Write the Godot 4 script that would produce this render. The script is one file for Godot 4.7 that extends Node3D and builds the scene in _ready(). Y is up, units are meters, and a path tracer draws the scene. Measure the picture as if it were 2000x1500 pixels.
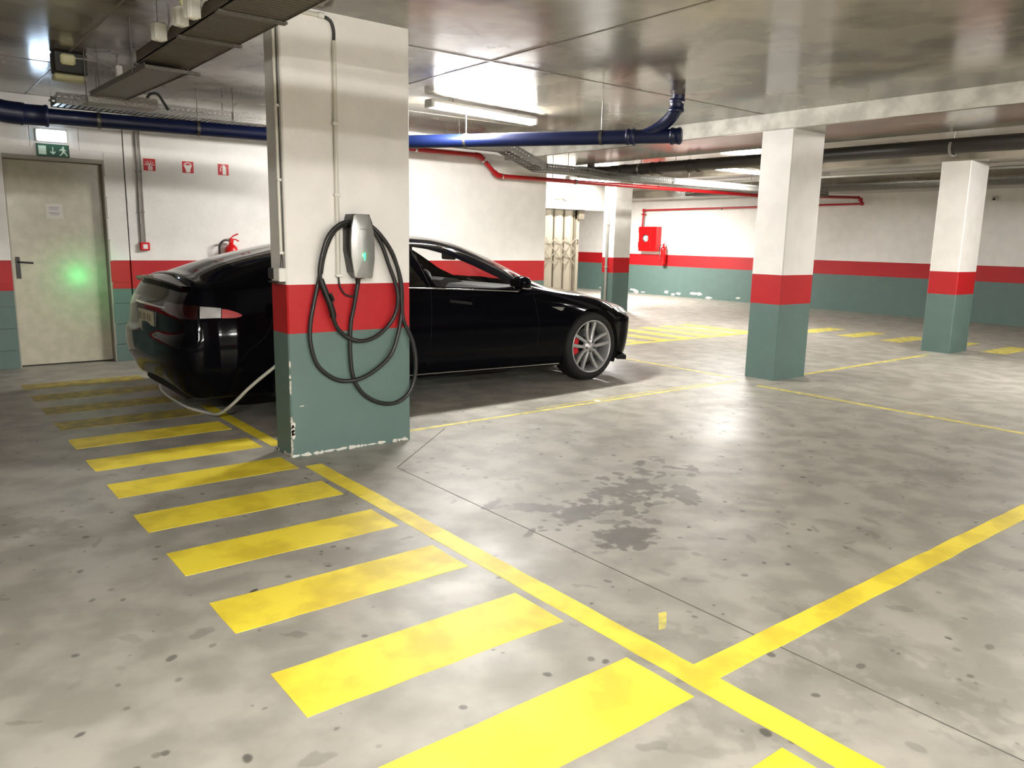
extends Node3D
# Underground car park: a black saloon charging behind a painted pillar. Units are metres, y up; x runs along the parked car, z towards the viewer.

const CEIL := 2.73      # underside of the near slab
const LOW := 2.555      # underside of the dropped slab beyond x = 7.21
const BACK := -9.387    # face of the back wall
const FAR := 16.7       # face of the far wall
const B1 := 0.80        # painted bands: green up to B1, red up to B2, white above
const B2 := 1.105

var M := {}
var used := {}

# ------------------------------------------------------------------ mesh builder
class MB:
	var surf := {}      # material key -> {v, n, uv, uv2, g}
	var order := []
	var cur := ""
	var group := -1     # smooth group, -1 flat
	func use(k: String) -> MB:
		cur = k
		if not surf.has(k):
			surf[k] = {"v": PackedVector3Array(), "n": PackedVector3Array(), "uv": PackedVector2Array(), "g": PackedInt32Array()}
			order.append(k)
		return self
	func tri(a: Vector3, b: Vector3, c: Vector3, hint: Vector3, ua := Vector2.ZERO, ub := Vector2.ZERO, uc := Vector2.ZERO) -> void:
		var s = surf[cur]
		var q := (a - c).cross(a - b)
		if q.length_squared() < 1e-18:
			return
		if q.dot(hint) < 0.0:
			var t := b
			b = c
			c = t
			var u := ub
			ub = uc
			uc = u
		s.v.append_array(PackedVector3Array([a, b, c]))
		s.uv.append_array(PackedVector2Array([ua, ub, uc]))
		s.n.append_array(PackedVector3Array([Vector3.ZERO, Vector3.ZERO, Vector3.ZERO]))
		s.g.append_array(PackedInt32Array([group, group, group]))
	func trin(a: Vector3, b: Vector3, c: Vector3, na: Vector3, nb: Vector3, nc: Vector3) -> void:
		var s = surf[cur]
		var q := (a - c).cross(a - b)
		if q.length_squared() < 1e-20:
			return
		if q.dot(na + nb + nc) < 0.0:
			s.v.append_array(PackedVector3Array([a, c, b]))
			s.n.append_array(PackedVector3Array([na, nc, nb]))
		else:
			s.v.append_array(PackedVector3Array([a, b, c]))
			s.n.append_array(PackedVector3Array([na, nb, nc]))
		s.uv.append_array(PackedVector2Array([Vector2.ZERO, Vector2.ZERO, Vector2.ZERO]))
		s.g.append_array(PackedInt32Array([-2, -2, -2]))
	func quad(a: Vector3, b: Vector3, c: Vector3, d: Vector3, hint: Vector3, uv := false) -> void:
		if uv:
			tri(a, b, c, hint, Vector2(0, 1), Vector2(1, 1), Vector2(1, 0))
			tri(a, c, d, hint, Vector2(0, 1), Vector2(1, 0), Vector2(0, 0))
		else:
			tri(a, b, c, hint)
			tri(a, c, d, hint)
	func poly(pts: Array, hint: Vector3) -> void:
		for i in range(1, pts.size() - 1):
			tri(pts[0], pts[i], pts[i + 1], hint)
	# chamfered box between two corners
	func box(lo: Vector3, hi: Vector3, c := 0.004) -> MB:
		group = -1
		var m := (lo + hi) * 0.5
		var h := (hi - lo).abs() * 0.5
		c = minf(c, minf(h.x, minf(h.y, h.z)) * 0.9)
		var ax := [Vector3.RIGHT, Vector3.UP, Vector3.BACK]
		var e := [h.x, h.y, h.z]
		for i in 3:
			var j := (i + 1) % 3
			var k := (i + 2) % 3
			for s in [-1.0, 1.0]:
				var n: Vector3 = ax[i] * s
				var o: Vector3 = m + n * e[i]
				var u: Vector3 = ax[j] * (e[j] - c)
				var w: Vector3 = ax[k] * (e[k] - c)
				quad(o - u - w, o + u - w, o + u + w, o - u + w, n)
				if c > 0.0:
					for t in [-1.0, 1.0]:
						var n2: Vector3 = ax[j] * t
						var p: Vector3 = m + n * e[i] + n2 * (e[j] - c)
						var q: Vector3 = m + n * (e[i] - c) + n2 * e[j]
						quad(p - w, p + w, q + w, q - w, n + n2)
		if c > 0.0:
			for sx in [-1.0, 1.0]:
				for sy in [-1.0, 1.0]:
					for sz in [-1.0, 1.0]:
						var d := Vector3(sx, sy, sz)
						tri(m + d * Vector3(h.x, h.y - c, h.z - c), m + d * Vector3(h.x - c, h.y, h.z - c), m + d * Vector3(h.x - c, h.y - c, h.z), d)
		return self
	# round bar through points; r a number or an array of radii
	func tube(pts: Array, r, seg := 10, caps := true) -> MB:
		group = 1
		var n := pts.size()
		var rings := []
		var t0: Vector3 = (pts[1] - pts[0]).normalized()
		var up := Vector3.UP if absf(t0.y) < 0.9 else Vector3.RIGHT
		var side := t0.cross(up).normalized()
		for i in n:
			var t: Vector3
			if i == 0: t = pts[1] - pts[0]
			elif i == n - 1: t = pts[n - 1] - pts[n - 2]
			else: t = (pts[i + 1] - pts[i]).normalized() + (pts[i] - pts[i - 1]).normalized()
			t = t.normalized()
			side = (side - t * side.dot(t)).normalized()
			var bi := t.cross(side)
			var rr: float = r[i] if r is Array else r
			var ring := []
			for k in seg:
				var a := TAU * k / seg
				ring.append(pts[i] + (side * cos(a) + bi * sin(a)) * rr)
			rings.append(ring)
		for i in n - 1:
			for k in seg:
				var k2 := (k + 1) % seg
				var hint: Vector3 = rings[i][k] + rings[i + 1][k2] - pts[i] - pts[i + 1]
				quad(rings[i][k], rings[i + 1][k], rings[i + 1][k2], rings[i][k2], hint)
		if caps:
			group = -1
			poly(rings[0], pts[0] - pts[1])
			poly(rings[n - 1], pts[n - 1] - pts[n - 2])
		return self
	# profile of (radius, height along axis) turned about an axis; sharp corners where the profile repeats a point
	func lathe(prof: Array, o: Vector3, axis: Vector3, seg := 24, start := 0.0, sweep := TAU) -> MB:
		var up := Vector3.UP if absf(axis.y) < 0.9 else Vector3.RIGHT
		var u := axis.cross(up).normalized()
		var w := axis.cross(u).normalized()
		var g := 10
		for i in prof.size() - 1:
			var p: Vector2 = prof[i]
			var q: Vector2 = prof[i + 1]
			if p.is_equal_approx(q):
				g += 1
				continue
			group = g
			var nn := Vector2(q.y - p.y, -(q.x - p.x))
			for k in seg:
				var a := start + sweep * k / seg
				var b := start + sweep * (k + 1) / seg
				var da := u * cos(a) + w * sin(a)
				var db := u * cos(b) + w * sin(b)
				quad(o + da * p.x + axis * p.y, o + db * p.x + axis * p.y, o + db * q.x + axis * q.y, o + da * q.x + axis * q.y, (da + db) * nn.x * 0.5 + axis * nn.y)
		group = -1
		return self
	# outline in a plane (origin o, axes u and w), pushed out by depth along n
	func extrude(pts: Array, o: Vector3, u: Vector3, w: Vector3, depth: Vector3, uv := false) -> MB:
		group = -1
		var poly2 := PackedVector2Array(pts)
		var idx := Geometry2D.triangulate_polygon(poly2)
		var c := Vector2.ZERO
		for p in pts: c += p
		c /= pts.size()
		var cw := Geometry2D.is_polygon_clockwise(poly2)
		for i in range(0, idx.size(), 3):
			var a := poly2[idx[i]]
			var b := poly2[idx[i + 1]]
			var d := poly2[idx[i + 2]]
			tri(o + u * a.x + w * a.y + depth, o + u * b.x + w * b.y + depth, o + u * d.x + w * d.y + depth, depth)
			tri(o + u * a.x + w * a.y, o + u * b.x + w * b.y, o + u * d.x + w * d.y, -depth)
		for i in pts.size():
			var a: Vector2 = pts[i]
			var b: Vector2 = pts[(i + 1) % pts.size()]
			var e := b - a
			var nn := Vector2(e.y, -e.x) * (-1.0 if cw else 1.0)
			var A := o + u * a.x + w * a.y
			var B := o + u * b.x + w * b.y
			quad(A, B, B + depth, A + depth, u * nn.x + w * nn.y)
		return self
	func mesh(mats: Dictionary) -> ArrayMesh:
		var am := ArrayMesh.new()
		for k in order:
			var s = surf[k]
			if s.v.is_empty():
				continue
			var st := SurfaceTool.new()
			st.begin(Mesh.PRIMITIVE_TRIANGLES)
			var given: bool = s.g[0] == -2
			for i in s.v.size():
				if given:
					st.set_normal(s.n[i])
				else:
					st.set_smooth_group(s.g[i])
				st.set_uv(s.uv[i])
				st.add_vertex(s.v[i])
			if not given:
				st.generate_normals()
			st.index()
			st.commit(am)
			am.surface_set_material(am.get_surface_count() - 1, mats[k])
		return am

# ------------------------------------------------------------------ naming
func numbered(called: String) -> String:
	var n: int = used.get(called, 0)
	used[called] = n + 1
	return called if n == 0 else "%s_%03d" % [called, n]

func tag(o: Node3D, label := "", category := "", group := "", kind := "") -> Node3D:
	if label: o.set_meta("label", label)
	if category: o.set_meta("category", category)
	if group: o.set_meta("group", group)
	if kind: o.set_meta("kind", kind)
	return o

func obj(called: String, mb: MB, parent: Node = null, at := Vector3.ZERO) -> MeshInstance3D:
	var o := MeshInstance3D.new()
	o.mesh = mb.mesh(M)
	o.cast_shadow = GeometryInstance3D.SHADOW_CASTING_SETTING_ON
	o.position = at
	if parent == null:
		o.name = numbered(called)
		add_child(o, true)
	else:
		var n := 0
		var nm := called
		while parent.has_node(NodePath(nm)):
			n += 1
			nm = "%s_%03d" % [called, n]
		o.name = nm
		parent.add_child(o, true)
	return o

func thing(called: String, label: String, category: String, at := Vector3.ZERO, turn := 0.0, group := "") -> Node3D:
	var o := Node3D.new()
	o.name = numbered(called)
	add_child(o)
	o.position = at
	o.rotation.y = turn
	tag(o, label, category, group)
	return o

func struct_(o: Node3D) -> Node3D:
	return tag(o, "", "", "", "structure")

# ------------------------------------------------------------------ materials
func noise(freq: float, octaves := 4, kind := FastNoiseLite.TYPE_SIMPLEX_SMOOTH, sd := 1) -> FastNoiseLite:
	var n := FastNoiseLite.new()
	n.noise_type = kind
	n.frequency = freq
	n.fractal_octaves = octaves
	n.seed = sd
	return n

func ntex(freq: float, lo: Color, hi: Color, octaves := 4, sd := 1, size := 512, a := 0.25, b := 0.75) -> NoiseTexture2D:
	var t := NoiseTexture2D.new()
	t.width = size
	t.height = size
	t.seamless = true
	t.noise = noise(freq, octaves, FastNoiseLite.TYPE_SIMPLEX_SMOOTH, sd)
	var g := Gradient.new()
	g.offsets = PackedFloat32Array([a, b])
	g.colors = PackedColorArray([lo, hi])
	t.color_ramp = g
	return t

func mat(key: String, c: Color, rough := 0.6, metal := 0.0) -> StandardMaterial3D:
	var m := StandardMaterial3D.new()
	m.resource_name = key
	m.albedo_color = c
	m.roughness = rough
	m.metallic = metal
	M[key] = m
	return m

func grain(m: StandardMaterial3D, t: Texture2D, scale := 1.0, bump: Texture2D = null, depth := 1.0) -> StandardMaterial3D:
	m.albedo_texture = t
	m.uv1_triplanar = true
	m.uv1_world_triplanar = true
	m.uv1_scale = Vector3.ONE * scale
	if bump:
		m.normal_enabled = true
		m.normal_texture = bump
		m.normal_scale = depth
	return m

func bumptex(freq: float, sd := 5, strength := 3.0) -> NoiseTexture2D:
	var t := NoiseTexture2D.new()
	t.width = 512
	t.height = 512
	t.seamless = true
	t.as_normal_map = true
	t.bump_strength = strength
	t.noise = noise(freq, 4, FastNoiseLite.TYPE_SIMPLEX_SMOOTH, sd)
	return t

func g3(v: float) -> Color:
	return Color(v, v, v)

func build_materials() -> void:
	var soft := ntex(0.012, g3(0.975), g3(1.0), 5, 3)
	var wallbump := bumptex(0.06, 7, 2.0)
	grain(mat("white_paint", Color(0.90, 0.888, 0.868), 0.55), soft, 0.5, wallbump, 0.12)
	grain(mat("red_paint", Color(0.69, 0.04, 0.08), 0.55), soft, 0.5, wallbump, 0.12)
	grain(mat("green_paint", Color(0.355, 0.445, 0.42), 0.55), soft, 0.5, wallbump, 0.12)
	grain(mat("plaster_chip", Color(0.80, 0.79, 0.75), 0.9), soft, 1.0)
	# ceiling: sealed shuttered concrete
	var cm := grain(mat("ceiling_concrete", Color(0.565, 0.535, 0.48), 0.3), ntex(0.006, g3(0.74), g3(1.0), 4, 11, 1024, 0.32, 0.66), 0.16, bumptex(0.02, 12, 2.0), 0.02)
	cm.roughness_texture = ntex(0.008, g3(0.75), g3(1.0), 3, 13)
	cm.roughness = 0.19
	grain(mat("beam_concrete", Color(0.87, 0.86, 0.82), 0.6), ntex(0.015, g3(0.84), g3(1.0), 5, 14), 0.4, wallbump, 0.4)
	mat("seam_dark", Color(0.50, 0.475, 0.43), 0.5)
	# floor
	var fl := ntex(0.012, Color(0.88, 0.875, 0.865), Color(1.0, 0.997, 0.99), 6, 21, 1024, 0.3, 0.7)
	var fb := bumptex(0.03, 22, 3.0)
	var fr := ntex(0.010, g3(0.80), g3(1.0), 4, 23)
	for key in ["floor_far", "floor_near"]:
		var m := grain(mat(key, Color(0.625, 0.612, 0.575), 0.50), fl, 0.25, fb, 0.05)
		m.roughness_texture = fr
	var near: StandardMaterial3D = M["floor_near"]
	near.detail_enabled = true
	near.detail_albedo = stain_map()
	near.detail_blend_mode = BaseMaterial3D.BLEND_MODE_MUL
	near.detail_uv_layer = BaseMaterial3D.DETAIL_UV_2
	grain(mat("yellow_paint", Color(0.92, 0.84, 0.235), 0.5), ntex(0.01, Color(0.90, 0.88, 0.82), Color(1, 1, 1), 6, 31, 512, 0.2, 0.6), 0.6)
	grain(mat("worn_yellow", Color(0.86, 0.80, 0.40), 0.5), ntex(0.02, Color(0.82, 0.84, 0.95), Color(1, 1, 0.9), 6, 32, 512, 0.3, 0.7), 0.8)
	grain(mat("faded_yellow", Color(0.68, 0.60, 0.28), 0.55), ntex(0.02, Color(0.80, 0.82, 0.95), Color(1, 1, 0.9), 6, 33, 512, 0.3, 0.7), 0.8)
	mat("joint_dark", Color(0.36, 0.35, 0.33), 0.9)
	# services
	mat("blue_pipe", Color(0.035, 0.085, 0.235), 0.38)
	mat("grey_pipe", Color(0.19, 0.18, 0.165), 0.42)
	mat("red_pipe", Color(0.66, 0.06, 0.09), 0.38)
	grain(mat("galvanised", Color(0.58, 0.575, 0.55), 0.45, 0.75), ntex(0.05, g3(0.8), g3(1.0), 3, 41), 2.0)
	mat("steel_rod", Color(0.42, 0.41, 0.39), 0.4, 0.85)
	grain(mat("tray_lid", Color(0.44, 0.43, 0.40), 0.5, 0.35), ntex(0.05, g3(0.85), g3(1.0), 3, 42), 2.0)
	mat("tray_dark", Color(0.40, 0.375, 0.34), 0.6, 0.2)
	mat("white_plastic", Color(0.86, 0.855, 0.83), 0.4)
	mat("cream_plastic", Color(0.80, 0.79, 0.62), 0.45)
	mat("conduit_white", Color(0.80, 0.79, 0.745), 0.4)
	mat("conduit_grey", Color(0.56, 0.55, 0.52), 0.4)
	mat("black_plastic", Color(0.045, 0.045, 0.045), 0.42)
	mat("dark_box", Color(0.13, 0.125, 0.11), 0.5)
	var gal := mat("gate_paint", Color(0.70, 0.67, 0.60), 0.5)
	gal.metallic = 0.0
	mat("gate_lattice", Color(0.61, 0.58, 0.51), 0.5)
	mat("gate_edge", Color(0.50, 0.47, 0.41), 0.5)
	# door
	grain(mat("door_paint", Color(0.74, 0.72, 0.64), 0.22), ntex(0.02, g3(0.95), g3(1.0), 4, 51), 0.7)
	mat("door_frame", Color(0.60, 0.585, 0.53), 0.4)
	# fire gear
	mat("fire_red", Color(0.80, 0.04, 0.06), 0.28)
	mat("sign_white", Color(0.9, 0.9, 0.88), 0.5)
	mat("chrome", Color(0.82, 0.82, 0.82), 0.12, 1.0)
	# charger and cables
	mat("charger_silver", Color(0.62, 0.625, 0.615), 0.30, 0.6)
	mat("charger_black", Color(0.05, 0.05, 0.05), 0.22)
	mat("charger_mark", Color(0.48, 0.48, 0.475), 0.35, 0.4)
	mat("cable_black", Color(0.125, 0.125, 0.125), 0.40)
	mat("cable_white", Color(0.80, 0.80, 0.77), 0.45)
	# car
	var paint := mat("car_paint", Color(0.03, 0.03, 0.045), 0.06)
	paint.metallic_specular = 0.19
	var gl := mat("clear_glass", Color(0.05, 0.06, 0.055, 0.04), 0.02)
	gl.transparency = BaseMaterial3D.TRANSPARENCY_ALPHA
	var gd := mat("tinted_glass", Color(0.02, 0.02, 0.022), 0.04)
	gd.metallic_specular = 1.0
	mat("tyre", Color(0.045, 0.045, 0.043), 0.75)
	mat("alloy", Color(0.70, 0.70, 0.70), 0.32, 0.55)
	mat("alloy_dark", Color(0.22, 0.22, 0.22), 0.35, 0.7)
	mat("disc_steel", Color(0.35, 0.35, 0.35), 0.35, 0.9)
	mat("caliper_red", Color(0.74, 0.05, 0.10), 0.35)
	mat("underbody", Color(0.02, 0.02, 0.02), 0.85)
	mat("cabin", Color(0.04, 0.038, 0.037), 0.7)
	mat("seat_leather", Color(0.035, 0.034, 0.033), 0.55)
	var tl := mat("tail_red", Color(0.66, 0.02, 0.05), 0.10)
	tl.clearcoat_enabled = true
	mat("tail_dark", Color(0.12, 0.015, 0.02), 0.10)
	mat("tail_clear", Color(0.80, 0.80, 0.80), 0.15, 0.7)
	mat("headlamp", Color(0.78, 0.79, 0.80), 0.10, 0.55)
	# lamps
	var la := mat("lamp_glow", Color(1, 1, 1), 0.4)
	la.emission_enabled = true
	la.emission = Color(1.0, 0.985, 0.965)
	la.emission_energy_multiplier = 100.0
	var le := mat("exit_glow", Color(1, 1, 1), 0.4)
	le.emission_enabled = true
	le.emission = Color(0.80, 0.90, 1.0)
	le.emission_energy_multiplier = 5.0
	var lg := mat("green_glow", Color(0.3, 1, 0.7), 0.4)
	lg.emission_enabled = true
	lg.emission = Color(0.10, 1.0, 0.55)
	lg.emission_energy_multiplier = 2.2
	var pg := mat("port_glow", Color(0.3, 1, 0.6), 0.4)
	pg.emission_enabled = true
	pg.emission = Color(0.05, 1.0, 0.45)
	pg.emission_energy_multiplier = 40.0

# dark marks on the near slab, multiplied over the concrete (white = clean); the map covers x -2..8, z -7..3
func stain_map() -> ImageTexture:
	var S := 2048
	var bytes := PackedByteArray()
	bytes.resize(S * S)
	bytes.fill(255)
	var rng := RandomNumberGenerator.new()
	rng.seed = 77
	var nz := noise(0.035, 4, FastNoiseLite.TYPE_SIMPLEX_SMOOTH, 5)
	var k := S / 10.0
	var blot = func(x: float, z: float, rx: float, rz: float, rot: float, dark: float, ragged: float) -> void:
		var cx := (x + 2.0) * k
		var cy := (z + 7.0) * k
		var R := maxf(rx, rz) * k * 1.4 + 2.0
		for py in range(maxi(0, int(cy - R)), mini(S, int(cy + R) + 1)):
			for px in range(maxi(0, int(cx - R)), mini(S, int(cx + R) + 1)):
				var d := Vector2(px - cx, py - cy).rotated(rot)
				var q := sqrt(pow(d.x / (rx * k), 2) + pow(d.y / (rz * k), 2)) + ragged * nz.get_noise_2d(px * 1.6, py * 1.6)
				if q < 1.0:
					var a := clampf((1.0 - q) * 4.0, 0.0, 1.0) * dark
					var i := py * S + px
					bytes[i] = mini(bytes[i], int(255.0 * (1.0 - a)))
	# the big wet-looking patch of the empty bay
	blot.call(2.42, -3.22, 0.10, 0.04, 0.4, 0.30, 0.6)
	blot.call(2.58, -3.05, 0.20, 0.07, -0.75, 0.30, 0.6)
	blot.call(2.72, -2.86, 0.18, 0.11, 0.2, 0.34, 0.6)
	blot.call(2.68, -2.47, 0.19, 0.14, 0.3, 0.34, 0.7)
	blot.call(2.63, -2.34, 0.05, 0.035, 0.0, 0.32, 0.3)
	for i in 70:
		var x := 2.75 + rng.randf() * 1.15
		var z := -2.85 - (x - 2.75) * 0.25 + rng.randfn(0, 0.16)
		blot.call(x, z, rng.randf_range(0.015, 0.085), rng.randf_range(0.012, 0.05), rng.randf() * 3.0, rng.randf_range(0.18, 0.36), 0.7)
	for i in 26:
		blot.call(rng.randf_range(2.85, 3.6), rng.randf_range(-3.05, -2.6), rng.randf_range(0.04, 0.11), rng.randf_range(0.03, 0.07), rng.randf() * 3.0, 0.30, 0.8)
	blot.call(2.33, -2.78, 0.08, 0.022, 0.5, 0.32, 0.6)
	for i in 14:
		blot.call(2.35 + rng.randf() * 0.35, -2.95 + rng.randf() * 0.25, rng.randf_range(0.01, 0.035), rng.randf_range(0.01, 0.02), rng.randf() * 3.0, 0.3, 0.4)
	# chewing-gum spots, drips and scuffs everywhere
	for i in 1700:
		var r := rng.randf_range(0.004, 0.016)
		blot.call(rng.randf_range(-2, 8), rng.randf_range(-6.5, 1), r * rng.randf_range(0.8, 1.7), r, rng.randf() * 3.0, rng.randf_range(0.10, 0.40), 0.4)
	for i in 420:
		blot.call(rng.randf_range(-2, 8), rng.randf_range(-6.5, 1), rng.randf_range(0.02, 0.07), rng.randf_range(0.01, 0.03), rng.randf() * 3.0, rng.randf_range(0.05, 0.14), 0.9)
	for i in 24:
		blot.call(rng.randf_range(-2, 8), rng.randf_range(-6.5, 1), rng.randf_range(0.15, 0.5), rng.randf_range(0.08, 0.2), rng.randf() * 3.0, rng.randf_range(0.03, 0.08), 0.9)
	blot.call(0.48, -1.55, 0.05, 0.016, 0.35, 0.55, 0.4)
	blot.call(1.02, -2.93, 0.028, 0.012, 0.5, 0.55, 0.3)
	for i in 5:
		blot.call(1.00 + i * 0.028, -1.03 + i * 0.004, 0.009, 0.05, 0.25, 0.16, 0.4)
		blot.call(1.75 + i * 0.022, -1.0 - i * 0.006, 0.008, 0.035, 0.3, 0.22, 0.4)
	var im := Image.create_from_data(S, S, false, Image.FORMAT_L8, bytes)
	return ImageTexture.create_from_image(im)

# ------------------------------------------------------------------ flat prints
func picture(w: int, h: int, bg: Color, shapes: Array) -> ImageTexture:
	var im := Image.create(w, h, false, Image.FORMAT_RGB8)
	im.fill(bg)
	for s in shapes:
		var pts := PackedVector2Array()
		for p in s[1]: pts.append(Vector2(p.x * w, p.y * h))
		var r := Rect2(pts[0], Vector2.ZERO)
		for p in pts: r = r.expand(p)
		for y in range(maxi(0, int(r.position.y)), mini(h, int(r.end.y) + 2)):
			for x in range(maxi(0, int(r.position.x)), mini(w, int(r.end.x) + 2)):
				if Geometry2D.is_point_in_polygon(Vector2(x + 0.5, y + 0.5), pts):
					im.set_pixel(x, y, s[0])
	return ImageTexture.create_from_image(im)

func rect(x0: float, y0: float, x1: float, y1: float) -> Array:
	return [Vector2(x0, y0), Vector2(x1, y0), Vector2(x1, y1), Vector2(x0, y1)]

func bar(a: Vector2, b: Vector2, w: float) -> Array:
	var n := (b - a).normalized().orthogonal() * w * 0.5
	return [a + n, b + n, b - n, a - n]

func disc(c: Vector2, rx: float, ry: float, n := 20) -> Array:
	var o := []
	for i in n: o.append(c + Vector2(cos(TAU * i / n) * rx, sin(TAU * i / n) * ry))
	return o

func print_mat(key: String, t: Texture2D, rough := 0.45) -> void:
	var m := mat(key, Color.WHITE, rough)
	m.albedo_texture = t
	m.texture_repeat = false

# a thin board on a wall facing +z: body of its edge colour, printed front
func board(called: String, x0: float, y0: float, x1: float, y1: float, z: float, thick: float, edge: String, face: String, parent: Node = null) -> MeshInstance3D:
	var mb := MB.new()
	mb.use(edge).box(Vector3(x0, y0, z), Vector3(x1, y1, z + thick), 0.001)
	mb.use(face).quad(Vector3(x0, y0, z + thick + 0.0006), Vector3(x1, y0, z + thick + 0.0006), Vector3(x1, y1, z + thick + 0.0006), Vector3(x0, y1, z + thick + 0.0006), Vector3.BACK, true)
	return obj(called, mb, parent)

# ------------------------------------------------------------------ building pieces
# upright prism over a footprint (x, z), its sides split into the three painted bands
func banded(mb: MB, foot: Array, y0: float, y1: float, low := B1, high := B2) -> MB:
	var cuts := [[y0, minf(low, y1), "green_paint"], [maxf(low, y0), minf(high, y1), "red_paint"], [maxf(high, y0), y1, "white_paint"]]
	var c := Vector2.ZERO
	for p in foot: c += p
	c /= foot.size()
	for s in cuts:
		if s[1] - s[0] < 0.0005:
			continue
		mb.use(s[2])
		mb.group = -1
		for i in foot.size():
			var a: Vector2 = foot[i]
			var b: Vector2 = foot[(i + 1) % foot.size()]
			var e := b - a
			var n := Vector2(e.y, -e.x)
			if n.dot((a + b) * 0.5 - c) < 0.0: n = -n
			mb.quad(Vector3(a.x, s[0], a.y), Vector3(b.x, s[0], b.y), Vector3(b.x, s[1], b.y), Vector3(a.x, s[1], a.y), Vector3(n.x, 0, n.y))
		var lo := []
		var hi := []
		for p in foot:
			lo.append(Vector3(p.x, s[0], p.y))
			hi.append(Vector3(p.x, s[1], p.y))
		if is_equal_approx(s[0], y0): mb.poly(lo, Vector3.DOWN)
		if is_equal_approx(s[1], y1): mb.poly(hi, Vector3.UP)
	return mb

func foot(x0: float, z0: float, x1: float, z1: float, c := 0.0) -> Array:
	if c <= 0.0:
		return [Vector2(x0, z0), Vector2(x1, z0), Vector2(x1, z1), Vector2(x0, z1)]
	return [Vector2(x0 + c, z0), Vector2(x1 - c, z0), Vector2(x1, z0 + c), Vector2(x1, z1 - c), Vector2(x1 - c, z1), Vector2(x0 + c, z1), Vector2(x0, z1 - c), Vector2(x0, z0 + c)]

func slab(called: String, lo: Vector3, hi: Vector3, m: String, parent: Node = null, c := 0.0) -> MeshInstance3D:
	return obj(called, MB.new().use(m).box(lo, hi, c), parent)

func curve(pts: Array, step := 0.03) -> Array:
	var c := Curve3D.new()
	for i in pts.size():
		var a: Vector3 = pts[maxi(i - 1, 0)]
		var b: Vector3 = pts[mini(i + 1, pts.size() - 1)]
		var p: Vector3 = pts[i]
		var t := (b - a).normalized()
		var la := (p - a).length() * 0.33
		var lb := (b - p).length() * 0.33
		c.add_point(p, -t * la, t * lb)
	c.bake_interval = step
	return Array(c.get_baked_points())

# a polyline with its corners rounded, for bent pipes
func bent(pts: Array, r := 0.08) -> Array:
	var o := [pts[0]]
	for i in range(1, pts.size() - 1):
		var p: Vector3 = pts[i]
		var a: Vector3 = p + (pts[i - 1] - p).normalized() * r
		var b: Vector3 = p + (pts[i + 1] - p).normalized() * r
		for k in 7:
			var t := k / 6.0
			o.append(a.lerp(p, t).lerp(p.lerp(b, t), t))
	o.append(pts[-1])
	return o

func stripe(called: String, x0: float, z0: float, x1: float, z1: float, m: String, parent: Node, label: String, sd := 0) -> void:
	# paint film with slightly uneven edges
	var rng := RandomNumberGenerator.new()
	rng.seed = 1000 + sd
	var pts := []
	var n := maxi(2, int((x1 - x0) / 0.12))
	var k := maxi(2, int((z1 - z0) / 0.12))
	var j := 0.003
	for i in n: pts.append(Vector2(lerpf(x0, x1, float(i) / n), z0 + rng.randf_range(-j, j)))
	for i in k: pts.append(Vector2(x1 + rng.randf_range(-j, j), lerpf(z0, z1, float(i) / k)))
	for i in n: pts.append(Vector2(lerpf(x1, x0, float(i) / n), z1 + rng.randf_range(-j, j)))
	for i in k: pts.append(Vector2(x0 + rng.randf_range(-j, j), lerpf(z1, z0, float(i) / k)))
	var mb := MB.new().use(m)
	mb.extrude(pts, Vector3.ZERO, Vector3.RIGHT, Vector3.BACK, Vector3(0, 0.0012, 0))
	var o := obj(called, mb, parent)
	if label: o.set_meta("label", label)

func ragged(mb: MB, key: String, o: Vector3, u: Vector3, w: Vector3, n: Vector3, rx: float, ry: float, rng: RandomNumberGenerator, thick := 0.003) -> void:
	var pts := []
	for i in 9:
		var a := TAU * i / 9
		var r := rng.randf_range(0.55, 1.1)
		pts.append(Vector2(cos(a) * rx * r, sin(a) * ry * r))
	mb.use(key).extrude(pts, o, u, w, n * thick)

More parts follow.
